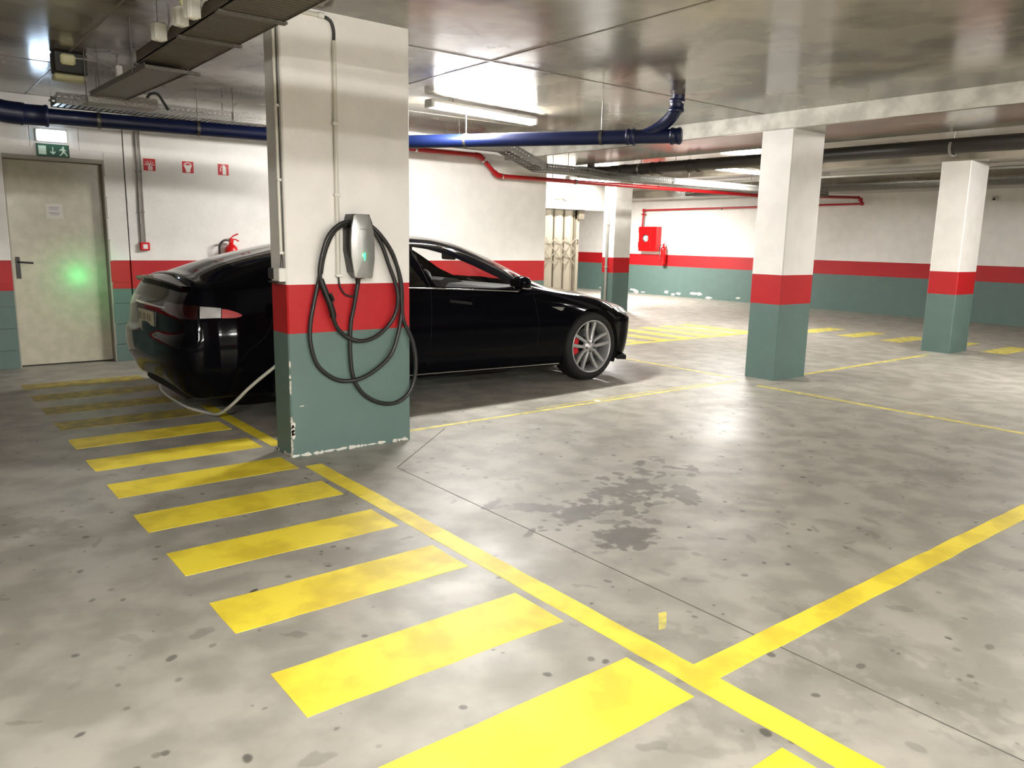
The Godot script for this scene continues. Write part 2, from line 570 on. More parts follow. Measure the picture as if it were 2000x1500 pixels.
# ------------------------------------------------------------------ the shell
func build_shell() -> void:
	# floor: near slab with its own stains, and the rest
	var mb := MB.new()
	mb.use("floor_near").quad(Vector3(-2, 0, -7), Vector3(8, 0, -7), Vector3(8, 0, 3), Vector3(-2, 0, 3), Vector3.UP)
	mb.use("floor_far")
	for r in [[-6.2, -20.2, 16.9, -7.0], [-6.2, 3.0, 16.9, 8.2], [-6.2, -7.0, -2.0, 3.0], [8.0, -7.0, 16.9, 3.0]]:
		mb.quad(Vector3(r[0], 0, r[1]), Vector3(r[2], 0, r[1]), Vector3(r[2], 0, r[3]), Vector3(r[0], 0, r[3]), Vector3.UP)
	for s in [[-6.2, -20.2, 16.9, -20.2], [16.9, -20.2, 16.9, 8.2], [16.9, 8.2, -6.2, 8.2], [-6.2, 8.2, -6.2, -20.2]]:
		var a := Vector3(s[0], 0, s[1])
		var b := Vector3(s[2], 0, s[3])
		mb.quad(a, b, b + Vector3.DOWN * 0.25, a + Vector3.DOWN * 0.25, (a + b) * 0.5 - Vector3(5, 0, -6))
	mb.quad(Vector3(-6.2, -0.25, -20.2), Vector3(16.9, -0.25, -20.2), Vector3(16.9, -0.25, 8.2), Vector3(-6.2, -0.25, 8.2), Vector3.DOWN)
	var am := floor_mesh(mb)
	var floor_ := MeshInstance3D.new()
	floor_.mesh = am
	floor_.name = "floor"
	add_child(floor_)
	struct_(floor_)
	# saw-cut joints
	var jb := MB.new().use("joint_dark")
	jb.extrude([Vector2(2.355, -4.1), Vector2(2.361, -4.1), Vector2(2.357, 3.0), Vector2(2.351, 3.0)], Vector3.ZERO, Vector3.RIGHT, Vector3.BACK, Vector3(0, 0.0006, 0))
	obj("floor_joint", jb, floor_)
	jb = MB.new().use("joint_dark")
	jb.extrude([Vector2(2.362, -4.106), Vector2(3.172, -4.80), Vector2(3.169, -4.806), Vector2(2.358, -4.112)], Vector3.ZERO, Vector3.RIGHT, Vector3.BACK, Vector3(0, 0.0006, 0))
	obj("floor_joint", jb, floor_)
	jb = MB.new().use("joint_dark")
	jb.extrude([Vector2(3.2, -3.3), Vector2(7.2, -3.296), Vector2(7.2, -3.302), Vector2(3.2, -3.306)], Vector3.ZERO, Vector3.RIGHT, Vector3.BACK, Vector3(0, 0.0004, 0))
	jb = MB.new().use("joint_dark")
	jb.extrude([Vector2(6.9, -6.9), Vector2(7.25, -4.75), Vector2(7.245, -4.75), Vector2(6.894, -6.9)], Vector3.ZERO, Vector3.RIGHT, Vector3.BACK, Vector3(0, 0.0006, 0))
	obj("floor_joint", jb, floor_)
	# painted markings
	var zl := "yellow painted crossing stripe"
	var rows := [0.132, -0.473, -1.08, -1.685, -2.30, -2.92, -3.52, -4.12, -4.73, -5.33, -5.94, -6.54, -7.15, -7.75, -8.36]
	for i in rows.size():
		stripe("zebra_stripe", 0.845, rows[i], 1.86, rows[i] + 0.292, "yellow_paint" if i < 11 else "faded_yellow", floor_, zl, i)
	stripe("aisle_line", 1.905, -4.45, 2.013, 3.0, "yellow_paint", floor_, "long yellow edge line beside the crossing stripes", 40)
	stripe("aisle_line", 1.915, -6.6, 2.005, -5.02, "yellow_paint", floor_, "yellow edge line running under the car", 41)
	stripe("bay_line", 2.013, -1.515, 6.8, -1.412, "yellow_paint", floor_, "yellow line dividing the empty bays", 42)
	stripe("bay_line", 2.80, -4.905, 6.88, -4.865, "worn_yellow", floor_, "thin worn yellow line beside the car", 43)
	stripe("bay_line", 4.2, -4.975, 6.5, -4.955, "worn_yellow", floor_, "thin worn yellow line beside the car", 44)
	stripe("bay_end_line", 6.80, -4.6, 6.86, 3.0, "worn_yellow", floor_, "thin pale yellow line at the head of the bays", 45)
	stripe("bay_end_line", 6.98, -6.9, 7.04, -5.05, "worn_yellow", floor_, "thin pale yellow line at the head of the bays", 46)
	stripe("bay_line", 7.8, -4.76, 10.9, -4.70, "worn_yellow", floor_, "thin worn yellow line behind the pillar", 47)
	stripe("hatch_border", 7.6, -7.62, 11.1, -7.52, "yellow_paint", floor_, "yellow border line of the hatched area", 48)
	for i in 7:
		stripe("hatch_stripe", 7.7 + i * 0.52, -9.0, 7.98 + i * 0.52, -7.62, "worn_yellow", floor_, "yellow painted hatch stripe", 50 + i)
	for i in 7:
		stripe("zebra_stripe", 11.9, -7.35 + i * 0.72, 12.95, -7.03 + i * 0.72, "worn_yellow", floor_, zl, 60 + i)
	var fleck := MB.new().use("worn_yellow")
	fleck.extrude([Vector2(2.10, -1.75), Vector2(2.20, -1.84), Vector2(2.235, -1.83), Vector2(2.19, -1.79), Vector2(2.13, -1.745)], Vector3.ZERO, Vector3.RIGHT, Vector3.BACK, Vector3(0, 0.0008, 0))
	obj("paint_fleck", fleck, floor_)

	# ceiling: near slab, step and dropped slab
	var ce := slab("ceiling", Vector3(-6.2, CEIL, -20.2), Vector3(16.9, CEIL + 0.3, 8.2), "ceiling_concrete")
	struct_(ce)
	# flat concrete beams over the pillar rows
	for b in [[7.21, 8.45], [11.24, 12.4], [15.7, 16.69]]:
		var bm := MB.new()
		bm.use("beam_concrete" if b[0] < 8.0 else "ceiling_concrete").box(Vector3(b[0], LOW + 0.003, -19.99), Vector3(b[1], CEIL + 0.01, 7.99), 0.012)
		bm.use("ceiling_concrete").box(Vector3(b[0] + 0.008, LOW, -19.98), Vector3(b[1] - 0.008, LOW + 0.02, 7.98), 0.0)
		struct_(obj("trim_" + str(1 + [7.21, 11.24, 15.7].find(b[0])), bm))
	# formwork seams: thin ridges left between the boards
	for s in [[3.72, true], [1.22, true], [-5.03, false], [-7.5, false]]:
		var sm := MB.new().use("seam_dark")
		if s[1]: sm.box(Vector3(s[0] - 0.007, CEIL - 0.003, BACK), Vector3(s[0] + 0.007, CEIL + 0.002, 6.0), 0.001)
		else: sm.box(Vector3(-5.0, CEIL - 0.003, s[0] - 0.007), Vector3(16.6, CEIL + 0.002, s[0] + 0.007), 0.001)
		obj("formwork_seam", sm, ce)

	# back wall: smooth part, and the blockwork round the door
	var w := MB.new()
	banded(w, foot(2.085, BACK - 0.25, 8.03, BACK), 0, CEIL)
	struct_(obj("wall_back", w))
	var k := MB.new()   # mortar bed behind the blocks
	banded(k, foot(-6.2, BACK - 0.25, 0.97, BACK - 0.012), 0, CEIL)
	banded(k, foot(1.875, BACK - 0.25, 2.075, BACK - 0.012), 0, CEIL)
	banded(k, foot(0.97, BACK - 0.25, 1.875, BACK - 0.012), 2.125, CEIL, 0.0, 0.0)
	var wb := obj("wall_blockwork", k)
	struct_(wb)
	var ys := [0.0, 0.19, 0.415, 0.64, 0.865, 1.10, 1.323, 1.552, 1.77, 1.99, 2.225, 2.455, CEIL]
	for r in ys.size() - 1:
		var off := 0.0 if r % 2 == 0 else 0.22
		var x := -0.54 - off
		while x < 2.07:
			var a := x
			var b := x + 0.44
			x = b
			var pieces := [[a, b]]
			if ys[r] < 2.12:
				pieces = [[a, minf(b, 0.972)], [maxf(a, 1.873), b]]
			for p in pieces:
				var xa: float = p[0] + 0.003
				var xb: float = minf(p[1], 2.073) - 0.003
				if xb - xa < 0.03:
					continue
				var ya: float = ys[r] + 0.003
				if ys[r] < 2.12 and ys[r + 1] > 2.125 and xa < 1.875 and xb > 0.97:
					ya = 2.128
				var q := MB.new()
				banded(q, foot(xa, BACK - 0.02, xb, BACK - 0.003, 0.004), ya, ys[r + 1] - 0.003)
				obj("block", q, wb)
	# corner joint of the blockwork is left open: the crack beside the conduit
	# return wall and the far side
	struct_(obj("wall_return", banded(MB.new(), foot(7.72, -12.2, 8.03, BACK - 0.25), 0, CEIL)))
	var lt := MB.new()
	banded(lt, foot(7.97, -12.25, 10.22, -12.0), 0, CEIL)
	banded(lt, foot(10.22, -12.25, 12.35, -12.0), 2.05, CEIL, 0.0, 0.0)
	struct_(obj("wall_lintel", lt))
	struct_(obj("wall_far", banded(MB.new(), foot(FAR, -20.2, FAR + 0.25, 8.2), 0, CEIL)))
	struct_(obj("wall_end", banded(MB.new(), foot(7.72, -20.2, FAR, -20.0), 0, CEIL)))
	struct_(obj("wall_near", banded(MB.new(), foot(-6.2, 8.0, FAR, 8.2), 0, CEIL)))
	struct_(obj("wall_left", banded(MB.new(), foot(-6.2, BACK, -6.0, 8.0), 0, CEIL)))

func floor_mesh(mb: MB) -> ArrayMesh:
	var am := ArrayMesh.new()
	for k in mb.order:
		var s = mb.surf[k]
		var st := SurfaceTool.new()
		st.begin(Mesh.PRIMITIVE_TRIANGLES)
		for i in s.v.size():
			var v: Vector3 = s.v[i]
			st.set_smooth_group(-1)
			st.set_uv(Vector2(v.x, v.z))
			st.set_uv2(Vector2((v.x + 2.0) / 10.0, (v.z + 7.0) / 10.0))
			st.add_vertex(v)
		st.generate_normals()
		st.commit(am)
		am.surface_set_material(am.get_surface_count() - 1, M[k])
	return am

func pillar(x0: float, z0: float, x1: float, z1: float, top: float, label: String, chips: int, sd: int) -> Node3D:
	var c := Vector3((x0 + x1) * 0.5, 0, (z0 + z1) * 0.5)
	var t := thing("pillar", label, "pillar", c, 0.0, "banded pillars")
	obj("shaft", banded(MB.new(), foot(x0 - c.x, z0 - c.z, x1 - c.x, z1 - c.z, 0.009), 0, top), t)
	if chips > 0:
		var rng := RandomNumberGenerator.new()
		rng.seed = sd
		var mb := MB.new()
		var zf := z1 - c.z
		var xf := x0 - c.x
		# bare plaster along the foot and up the near corner
		var x := xf
		while x < x1 - c.x - 0.03:
			var l := rng.randf_range(0.02, 0.09)
			if rng.randf() < 0.75:
				ragged(mb, "plaster_chip", Vector3(x + l * 0.5, 0.012, zf - 0.001), Vector3.RIGHT, Vector3.UP, Vector3.BACK, l * 0.6, rng.randf_range(0.006, 0.018), rng)
			x += l
		for i in 5:
			ragged(mb, "plaster_chip", Vector3(xf + 0.001, 0.012, rng.randf_range(z0 - c.z, zf)), Vector3.BACK, Vector3.UP, Vector3.LEFT, rng.randf_range(0.02, 0.05), rng.randf_range(0.008, 0.02), rng)
		for i in chips:
			var y := pow(rng.randf(), 1.6) * 0.62 + 0.02
			var d := Vector3(-0.707, 0, 0.707)
			ragged(mb, "plaster_chip", Vector3(xf + 0.0045, y, zf - 0.0045) - d * 0.001, Vector3(0.707, 0, 0.707), Vector3.UP, d, 0.008, rng.randf_range(0.006, 0.03), rng, 0.002)
		for y in [0.215, 0.19, 0.17, 0.145]:
			ragged(mb, "plaster_chip", Vector3(xf + 0.012, y, zf - 0.001), Vector3.RIGHT, Vector3.UP, Vector3.BACK, 0.016, 0.028, rng, 0.002)
		ragged(mb, "plaster_chip", Vector3(xf + 0.075, 0.335, zf - 0.001), Vector3.RIGHT, Vector3.UP, Vector3.BACK, 0.022, 0.004, rng, 0.002)
		var o := obj("plaster_chip", mb, t)
		o.set_meta("kind", "stuff")
	return t

# ------------------------------------------------------------------ lamps
# ceiling batten along x: pan, glowing diffuser, end caps and the light itself just below
func batten(at: Vector3, length: float, power: float, glow: float, label: String, rot := 0.0) -> void:
	var gk := "lamp_glow_%d" % int(glow)
	if not M.has(gk):
		M[gk] = M["lamp_glow"].duplicate()
		M[gk].emission_energy_multiplier = glow
	var t := thing("ceiling_lamp", label, "lamp", at, rot, "ceiling battens")
	var h := length * 0.5
	obj("housing", MB.new().use("white_plastic").box(Vector3(-h, 0.035, -0.06), Vector3(h, 0.075, 0.06), 0.008), t)
	var prof := []
	for i in 13:
		var a := PI * i / 12.0
		prof.append(Vector2(cos(a) * 0.055, -sin(a) * 0.045 + 0.035))
	var mb := MB.new().use(gk)
	mb.extrude(prof, Vector3(-h + 0.02, 0, 0), Vector3.BACK, Vector3.UP, Vector3(length - 0.04, 0, 0))
	obj("diffuser", mb, t)
	for s in [-1.0, 1.0]:
		obj("end_cap", MB.new().use("white_plastic").box(Vector3(s * h - 0.022, -0.006, -0.062), Vector3(s * h + 0.022, 0.07, 0.062), 0.01), t)
	for s in [-0.6, 0.6]:
		obj("hanger", MB.new().use("steel_rod").tube([Vector3(s * h, 0.07, 0), Vector3(s * h, CEIL - at.y, 0)], 0.004, 6), t)
	var l := AreaLight3D.new()
	l.name = "lamp_light"
	l.area_size = Vector2(length - 0.06, 0.10)
	l.light_color = Color(1.0, 0.985, 0.965)
	l.light_energy = power
	l.area_normalize_energy = true
	l.area_range = 30.0
	l.area_attenuation = 2.0
	l.shadow_enabled = true
	l.position = Vector3(0, -0.016, 0)
	l.rotation_degrees.x = -90
	t.add_child(l)

# ------------------------------------------------------------------ services under the ceiling
func beam(mb: MB, a: Vector3, b: Vector3, hw: float, hh: float) -> void:
	# flat bar from a to b: half width across (horizontal), half height
	var t := (b - a).normalized()
	var side := t.cross(Vector3.UP).normalized() * hw
	var up := side.normalized().cross(t).normalized() * hh
	var A := [a - side - up, a + side - up, a + side + up, a - side + up]
	var B := [b - side - up, b + side - up, b + side + up, b - side + up]
	mb.group = -1
	var m := (a + b) * 0.5
	for i in 4:
		var j := (i + 1) % 4
		mb.quad(A[i], A[j], B[j], B[i], (A[i] + A[j] + B[i] + B[j]) * 0.25 - m)
	mb.poly(A, -t)
	mb.poly(B, t)

# cable tray through points (centre of its base): two flanged rails with slots, and cross rungs
func tray(called: String, label: String, pts: Array, width: float, height: float, rung_gap: float, base_mat := "", slots := true, rail_mat := "galvanised") -> Node3D:
	var o: Vector3 = pts[0]
	var t := thing(called, label, "cable tray", o)
	var rungs := MB.new().use(rail_mat)
	for s in [-1.0, 1.0]:
		var mb := MB.new().use(rail_mat)
		for i in pts.size() - 1:
			var a: Vector3 = pts[i] - o
			var b: Vector3 = pts[i + 1] - o
			var d := (b - a).normalized()
			var side: Vector3 = d.cross(Vector3.UP).normalized() * (width * 0.5) * s
			var up: Vector3 = side.normalized().cross(d).normalized() * s * height
			beam(mb, a + side, b + side, 0.0015, 0.008)
			if slots:
				beam(mb, a + side + up * 0.28, b + side + up * 0.28, 0.0012, height * 0.20)
				beam(mb, a + side + up * 0.84, b + side + up * 0.84, 0.0012, height * 0.16)
				var n := int((b - a).length() / 0.05)
				for k in n + 1:
					var p: Vector3 = a.lerp(b, float(k) / n) + side
					beam(mb, p + up * 0.58 - d * 0.013, p + up * 0.58 + d * 0.013, 0.0012, height * 0.13)
			else:
				beam(mb, a + side + up * 0.5, b + side + up * 0.5, 0.0015, height * 0.5)
			beam(mb, a + side * 0.97 + up, b + side * 0.97 + up, 0.008, 0.0015)
		obj("side_rail", mb, t)
	for i in pts.size() - 1:
		var a: Vector3 = pts[i] - o
		var b: Vector3 = pts[i + 1] - o
		var d := (b - a).normalized()
		var side := d.cross(Vector3.UP).normalized() * (width * 0.5)
		var n := maxi(1, int((b - a).length() / rung_gap))
		for k in n:
			var p: Vector3 = a.lerp(b, (k + 0.5) / n)
			beam(rungs, p - side, p + side, rung_gap * 0.32, 0.002)
		if base_mat:
			var bm := MB.new().use(base_mat)
			beam(bm, a + Vector3.UP * 0.004, b + Vector3.UP * 0.004, width * 0.5 - 0.003, 0.0012)
			obj("base_plate", bm, t)
	var r := obj("rungs", rungs, t)
	r.set_meta("kind", "stuff")
	return t

func hanger_rod(parent: Node3D, x: float, z: float, y0: float, y1: float) -> void:
	var p := parent.position
	obj("hanger_rod", MB.new().use("steel_rod").tube([Vector3(x, y0, z) - p, Vector3(x, y1, z) - p], 0.0045, 6), parent)

func clamp_ring(parent: Node3D, at: Vector3, dir: Vector3, r: float, called := "pipe_clamp", m := "steel_rod") -> void:
	var d := dir.normalized()
	obj(called, MB.new().use(m).lathe([Vector2(r, -0.014), Vector2(r + 0.006, -0.014), Vector2(r + 0.006, -0.014), Vector2(r + 0.006, 0.014), Vector2(r + 0.006, 0.014), Vector2(r, 0.014)], at - parent.position, d, 20), parent)

func collar(parent: Node3D, at: Vector3, dir: Vector3, r: float, len_: float, m: String, called := "pipe_socket") -> void:
	var h := len_ * 0.5
	obj(called, MB.new().use(m).lathe([Vector2(r - 0.012, -h - 0.006), Vector2(r, -h), Vector2(r + 0.005, -h), Vector2(r + 0.007, -h + 0.012), Vector2(r + 0.007, -h + 0.022), Vector2(r, -h + 0.03), Vector2(r, h - 0.03), Vector2(r + 0.007, h - 0.022), Vector2(r + 0.007, h - 0.012), Vector2(r + 0.005, h), Vector2(r - 0.012, h + 0.006)], at - parent.position, dir.normalized(), 24), parent)

func build_services() -> void:
	# blue drain: along the back bay, a bend behind the pillar, then out to the riser
	var o := Vector3(4.1, 2.39, -7.73)
	var t := thing("drain_pipe", "blue plastic drain pipe hung under the ceiling, bending up into it at its right end", "pipe", o)
	var R := 0.066
	var main := bent([Vector3(0.9, 2.40, -8.27), Vector3(4.115, 2.39, -7.73), Vector3(5.885, 2.385, -4.970)], 0.22)
	var rel := []
	for p in main: rel.append(p - o)
	obj("pipe_run", MB.new().use("blue_pipe").tube(rel, R, 24), t)
	var d1 := (Vector3(4.115, 2.39, -7.73) - Vector3(0.9, 2.40, -8.27)).normalized()
	var d2 := (Vector3(5.93, 2.385, -4.90) - Vector3(4.115, 2.39, -7.73)).normalized()
	collar(t, Vector3(1.12, 2.40, -8.235), d1, 0.088, 0.22, "blue_pipe")
	obj("pipe_elbow", MB.new().use("blue_pipe").tube(curve([Vector3(1.05, 2.40, -8.245) - o, Vector3(0.86, 2.42, -8.28) - o, Vector3(0.72, 2.50, -8.30) - o, Vector3(0.66, 2.62, -8.31) - o, Vector3(0.65, CEIL, -8.31) - o], 0.04), 0.095, 24), t)
	collar(t, Vector3(5.63, 2.386, -5.37), d2, 0.071, 0.08, "blue_pipe")
	collar(t, Vector3(5.855, 2.385, -5.017), d2, 0.072, 0.09, "blue_pipe", "end_socket")
	# branch rising into the slab
	var br := curve([Vector3(5.68, 2.385, -5.29) - o, Vector3(5.735, 2.43, -5.19) - o, Vector3(5.775, 2.49, -5.10) - o, Vector3(5.785, 2.57, -5.0) - o, Vector3(5.785, 2.65, -4.96) - o, Vector3(5.785, CEIL, -4.95) - o], 0.03)
	obj("branch_pipe", MB.new().use("blue_pipe").tube(br, 0.058, 24), t)
	collar(t, Vector3(5.785, 2.64, -4.965), Vector3(0.0, 1, 0.06), 0.064, 0.11, "blue_pipe")
	obj("pipe_mark", MB.new().use("sign_white").box(Vector3(5.765, 2.655, -4.892) - o, Vector3(5.80, 2.67, -4.888) - o, 0.0005), t)
	for q in [[Vector3(5.475, 2.387, -5.61), d2], [Vector3(4.72, 2.388, -6.79), d2], [Vector3(2.45, 2.395, -8.01), d1], [Vector3(1.62, 2.398, -8.15), d1]]:
		clamp_ring(t, q[0], q[1], R)
		hanger_rod(t, q[0].x, q[0].z, q[0].y + R, CEIL)

	# red sprinkler main along the back wall and on to the far wall
	o = Vector3(6.0, 2.56, -9.25)
	t = thing("sprinkler_pipe", "red sprinkler main with a dropped elbow, running along the back wall to the far corner", "pipe", o)
	var path := [Vector3(4.0, 2.555, -9.25), Vector3(6.67, 2.568, -9.25), Vector3(6.98, 2.31, -9.25), Vector3(13.2, 2.345, -9.22), Vector3(16.53, 2.46, -8.98)]
	for i in path.size() - 1:
		obj("pipe_run", MB.new().use("red_pipe").tube([path[i] - o, path[i + 1] - o], 0.031, 14), t)
	obj("pipe_drop", MB.new().use("red_pipe").tube([Vector3(4.0, CEIL, -9.25) - o, Vector3(4.0, 2.53, -9.25) - o], 0.031, 14), t)
	for i in [1, 2]:
		var p: Vector3 = path[i]
		var a: Vector3 = (path[i - 1] - p).normalized() * 0.075
		var b: Vector3 = (path[i + 1] - p).normalized() * 0.075
		obj("pipe_elbow", MB.new().use("red_pipe").tube(curve([p + a - o, p + (a + b) * 0.22 - o, p + b - o], 0.02), 0.04, 16), t)
	clamp_ring(t, Vector3(7.06, 2.311, -9.25), Vector3.RIGHT, 0.033, "pipe_band", "chrome")
	clamp_ring(t, Vector3(6.74, 2.51, -9.25), Vector3(0.31, -0.26, 0), 0.033, "pipe_band", "chrome")
	clamp_ring(t, Vector3(5.62, 2.564, -9.25), Vector3.RIGHT, 0.033, "pipe_band", "chrome")
	for x in [8.5, 11.2, 13.6]:
		clamp_ring(t, Vector3(x, 2.31 + (x - 6.98) * 0.0055, -9.245), Vector3.RIGHT, 0.033)
		hanger_rod(t, x, -9.245, 2.34 + (x - 6.98) * 0.0055, LOW if x > 7.2 and x < 8.45 or x > 11.24 and x < 12.4 else CEIL)
	# thinner red feed to the hose cabinet
	o = Vector3(16.6, 2.3, -12.0)
	t = thing("sprinkler_pipe", "thin red pipe along the far wall, turning down into the red hose cabinet", "pipe", o)
	var feed := [Vector3(16.60, 2.42, -8.98), Vector3(16.60, 2.335, -8.94), Vector3(16.60, 2.33, -9.0), Vector3(16.60, 2.30, -15.22), Vector3(16.60, 1.858, -15.25)]
	var fr := []
	for p in feed: fr.append(p - o)
	obj("pipe_run", MB.new().use("red_pipe").tube([fr[2], fr[3]], 0.023, 12), t)
	obj("pipe_drop", MB.new().use("red_pipe").tube([fr[3], fr[4]], 0.023, 12), t)
	obj("pipe_link", MB.new().use("red_pipe").tube([fr[0], fr[1]], 0.028, 12), t)
	for p in [fr[1], fr[3], fr[0]]:
		obj("pipe_elbow", MB.new().use("red_pipe").box(p - Vector3.ONE * 0.04, p + Vector3.ONE * 0.04, 0.02), t)
	obj("pipe_elbow", MB.new().use("red_pipe").box(fr[3] + Vector3(-0.05, -0.13, -0.05), fr[3] + Vector3(0.05, -0.09, 0.05), 0.01), t)
	for z in [-10.2, -12.6]:
		clamp_ring(t, Vector3(16.6, 2.32 + (z + 9) * 0.005, z), Vector3.BACK, 0.025)

	# big dark drain running towards the viewer below the low slab
	o = Vector3(9.0, 2.47, -5.0)
	t = thing("drain_pipe", "thick dark grey drain pipe passing behind the middle pillar under the low slab", "pipe", o)
	obj("pipe_run", MB.new().use("grey_pipe").tube([Vector3(9.0, 2.497, -9.3) - o, Vector3(9.0, 2.44, 7.9) - o], 0.082, 24), t)
	for z in [-8.7, -8.05, -7.35, -5.52]:
		collar(t, Vector3(9.0, 2.47 + (-5.0 - z) * 0.006, z), Vector3.BACK, 0.087, 0.18 if z > -8.5 else 0.10, "grey_pipe")
	for z in [-8.35, -5.42, -3.9, -1.5]:
		clamp_ring(t, Vector3(9.0, 2.47 + (-5.0 - z) * 0.006, z), Vector3.BACK, 0.084, "pipe_clamp", "conduit_grey" if z > -5 else "chrome")
		hanger_rod(t, 9.0, z, 2.54, CEIL)
	obj("pipe_elbow", MB.new().use("grey_pipe").tube(curve([Vector3(9.0, 2.497, -9.15) - o, Vector3(8.98, 2.50, -9.32) - o, Vector3(8.9, 2.50, -9.42) - o, Vector3(8.75, 2.5, -9.45) - o], 0.03), 0.088, 20), t)
	obj("branch_pipe", MB.new().use("grey_pipe").tube([Vector3(8.78, 2.41, -9.2) - o, Vector3(8.78, CEIL, -9.2) - o], 0.06, 18), t)

	# cable tray overhead, passing the near pillar
	t = tray("cable_tray", "wide cable tray with a dark slotted base running overhead past the charging pillar", [Vector3(1.50, 2.45, -5.57), Vector3(1.50, 2.45, -1.31)], 0.305, 0.07, 0.035, "tray_dark", false, "tray_dark")
	for z in [-5.0, -3.85]:
		for x in [1.335, 1.665]: hanger_rod(t, x, z, 2.45, CEIL)
	for z in [-5.55, -4.62, -3.98]:
		var cb := MB.new().use("tray_lid")
		beam(cb, Vector3(1.33, 2.440, z) - t.position, Vector3(1.67, 2.440, z) - t.position, 0.022, 0.006)
		obj("splice_bar", cb, t)
	# lighter lid at its end
	o = Vector3(1.44, 2.40, -6.0)
	t = thing("tray_cover", "plain pale metal cover hanging below the end of the overhead cable tray", "tray cover", o)
	var cv := MB.new().use("tray_lid")
	cv.extrude([Vector2(1.345, -5.38), Vector2(1.60, -5.38), Vector2(1.545, -6.74), Vector2(1.295, -6.74)], Vector3(0, 2.40, 0) - o, Vector3.RIGHT, Vector3.BACK, Vector3(0, 0.004, 0))
	obj("lid", cv, t)
	cv = MB.new().use("tray_lid")
	for e in [[Vector3(1.345, 2.41, -5.38), Vector3(1.295, 2.41, -6.74)], [Vector3(1.60, 2.41, -5.38), Vector3(1.545, 2.41, -6.74)]]:
		beam(cv, e[0] - o, e[1] - o, 0.002, 0.018)
	beam(cv, Vector3(1.345, 2.405, -5.38) - o, Vector3(1.68, 2.405, -5.40) - o, 0.012, 0.010)
	obj("folded_edge", cv, t)
	for x in [1.33, 1.57]:
		for z in [-5.62, -6.6]: hanger_rod(t, x, z, 2.40, CEIL)
	# tray along the back, dropping under the low slab
	t = tray("cable_tray", "long perforated cable tray along the back wall, sloping down under the low slab", [Vector3(1.30, 2.525, -8.36), Vector3(6.42, 2.545, -8.36), Vector3(7.02, 2.335, -8.36), Vector3(7.78, 2.335, -8.36), Vector3(8.2, 2.305, -8.36), Vector3(14.0, 2.335, -8.36)], 0.30, 0.085, 0.05)
	for x in [1.9, 2.86, 4.2, 5.6]:
		for z in [-8.20, -8.52]: hanger_rod(t, x, z, 2.53, CEIL)
	for x in [7.4, 9.6, 12.0]:
		for z in [-8.20, -8.52]: hanger_rod(t, x, z, 2.25, LOW if x > 7.2 and x < 8.45 or x > 11.24 and x < 12.4 else CEIL)
	# short galvanised cross piece at the tray's end
	o = Vector3(1.5, 2.40, -6.86)
	t = thing("cable_tray", "short bright galvanised cross piece of tray beneath the pale tray cover", "cable tray", o)
	obj("channel", MB.new().use("galvanised").box(Vector3(-0.22, -0.045, -0.10), Vector3(0.27, -0.042, 0.10), 0.001), t)
	for s in [-1.0, 1.0]: obj("side_rail", MB.new().use("galvanised").box(Vector3(-0.22, -0.045, s * 0.10 - 0.0015), Vector3(0.27, 0.03, s * 0.10 + 0.0015), 0.0), t)
	for s in [-0.2, 0.25]: obj("hanger_rod", MB.new().use("steel_rod").tube([Vector3(s, -0.04, -0.05), Vector3(s, CEIL - 2.40, -0.05)], 0.0045, 6), t)
	t = thing("cable_loop", "loose black cable loop sticking out beside the tray end", "cable", Vector3(1.72, 2.42, -6.9))
	obj("cable", MB.new().use("cable_black").tube(curve([Vector3(-0.12, -0.04, 0), Vector3(-0.02, 0.0, 0.02), Vector3(0.03, 0.06, 0.02), Vector3(0.09, 0.07, 0.0), Vector3(0.14, 0.01, -0.02), Vector3(0.17, -0.04, -0.02)], 0.02), 0.011, 8), t)
	# slotted tray along the far side, lit from the front
	t = tray("cable_tray", "perforated galvanised tray high before the far wall, catching the lamp light", [Vector3(14.0, 2.44, -11.5), Vector3(14.0, 2.44, 6.0)], 0.30, 0.095, 0.06)
	for z in [-8.1, -6.6, -5.3, -3.4]: hanger_rod(t, 13.86, z, 2.44, CEIL)
	t = thing("paper_scrap", "small white scrap of paper on the floor in front of the car", "paper scrap", Vector3(4.86, 0.0, -4.90))
	var sb := MB.new().use("sign_white")
	sb.extrude([Vector2(-0.035, -0.02), Vector2(0.01, -0.03), Vector2(0.04, 0.0), Vector2(0.015, 0.025), Vector2(-0.02, 0.018)], Vector3(0, 0.001, 0), Vector3.RIGHT, Vector3.BACK, Vector3(0, 0.006, 0))
	obj("sheet", sb, t)
	t = thing("wall_sensor", "small pale sensor high on the far wall right of the far pillar", "sensor", Vector3(FAR, 2.36, -6.35))
	obj("case", MB.new().use("white_plastic").box(Vector3(-0.07, -0.05, -0.05), Vector3(0, 0.05, 0.05), 0.015), t)
	obj("lens", MB.new().use("dark_box").box(Vector3(-0.075, -0.02, -0.025), Vector3(-0.068, 0.02, 0.025), 0.003), t)
	# second thin services near the far slab
	t = thing("conduit", "thin grey conduit below the low slab behind the middle pillar", "conduit", Vector3(12.0, 2.51, -5.0))
	obj("tube", MB.new().use("conduit_grey").tube([Vector3(0, 0, -5), Vector3(0, 0, 9)], 0.02, 8), t)
	# tray that hangs across the front of the bays, out of frame overhead
	t = thing("drain_pipe", "grey drain pipe crossing the aisle overhead near the viewer", "pipe", Vector3(0.4, 2.31, -1.2))
	obj("pipe_run", MB.new().use("grey_pipe").tube([Vector3(-3.0, 0, 0), Vector3(2.45, 0, 0)], 0.08, 20), t)
	t = thing("cable_tray", "flat cable tray crossing the aisle overhead near the viewer", "cable tray", Vector3(1.0, 2.443, -1.2))
	obj("channel", MB.new().use("tray_dark").box(Vector3(-2.0, 0.0, -0.1), Vector3(2.1, 0.034, 0.1), 0.003), t)

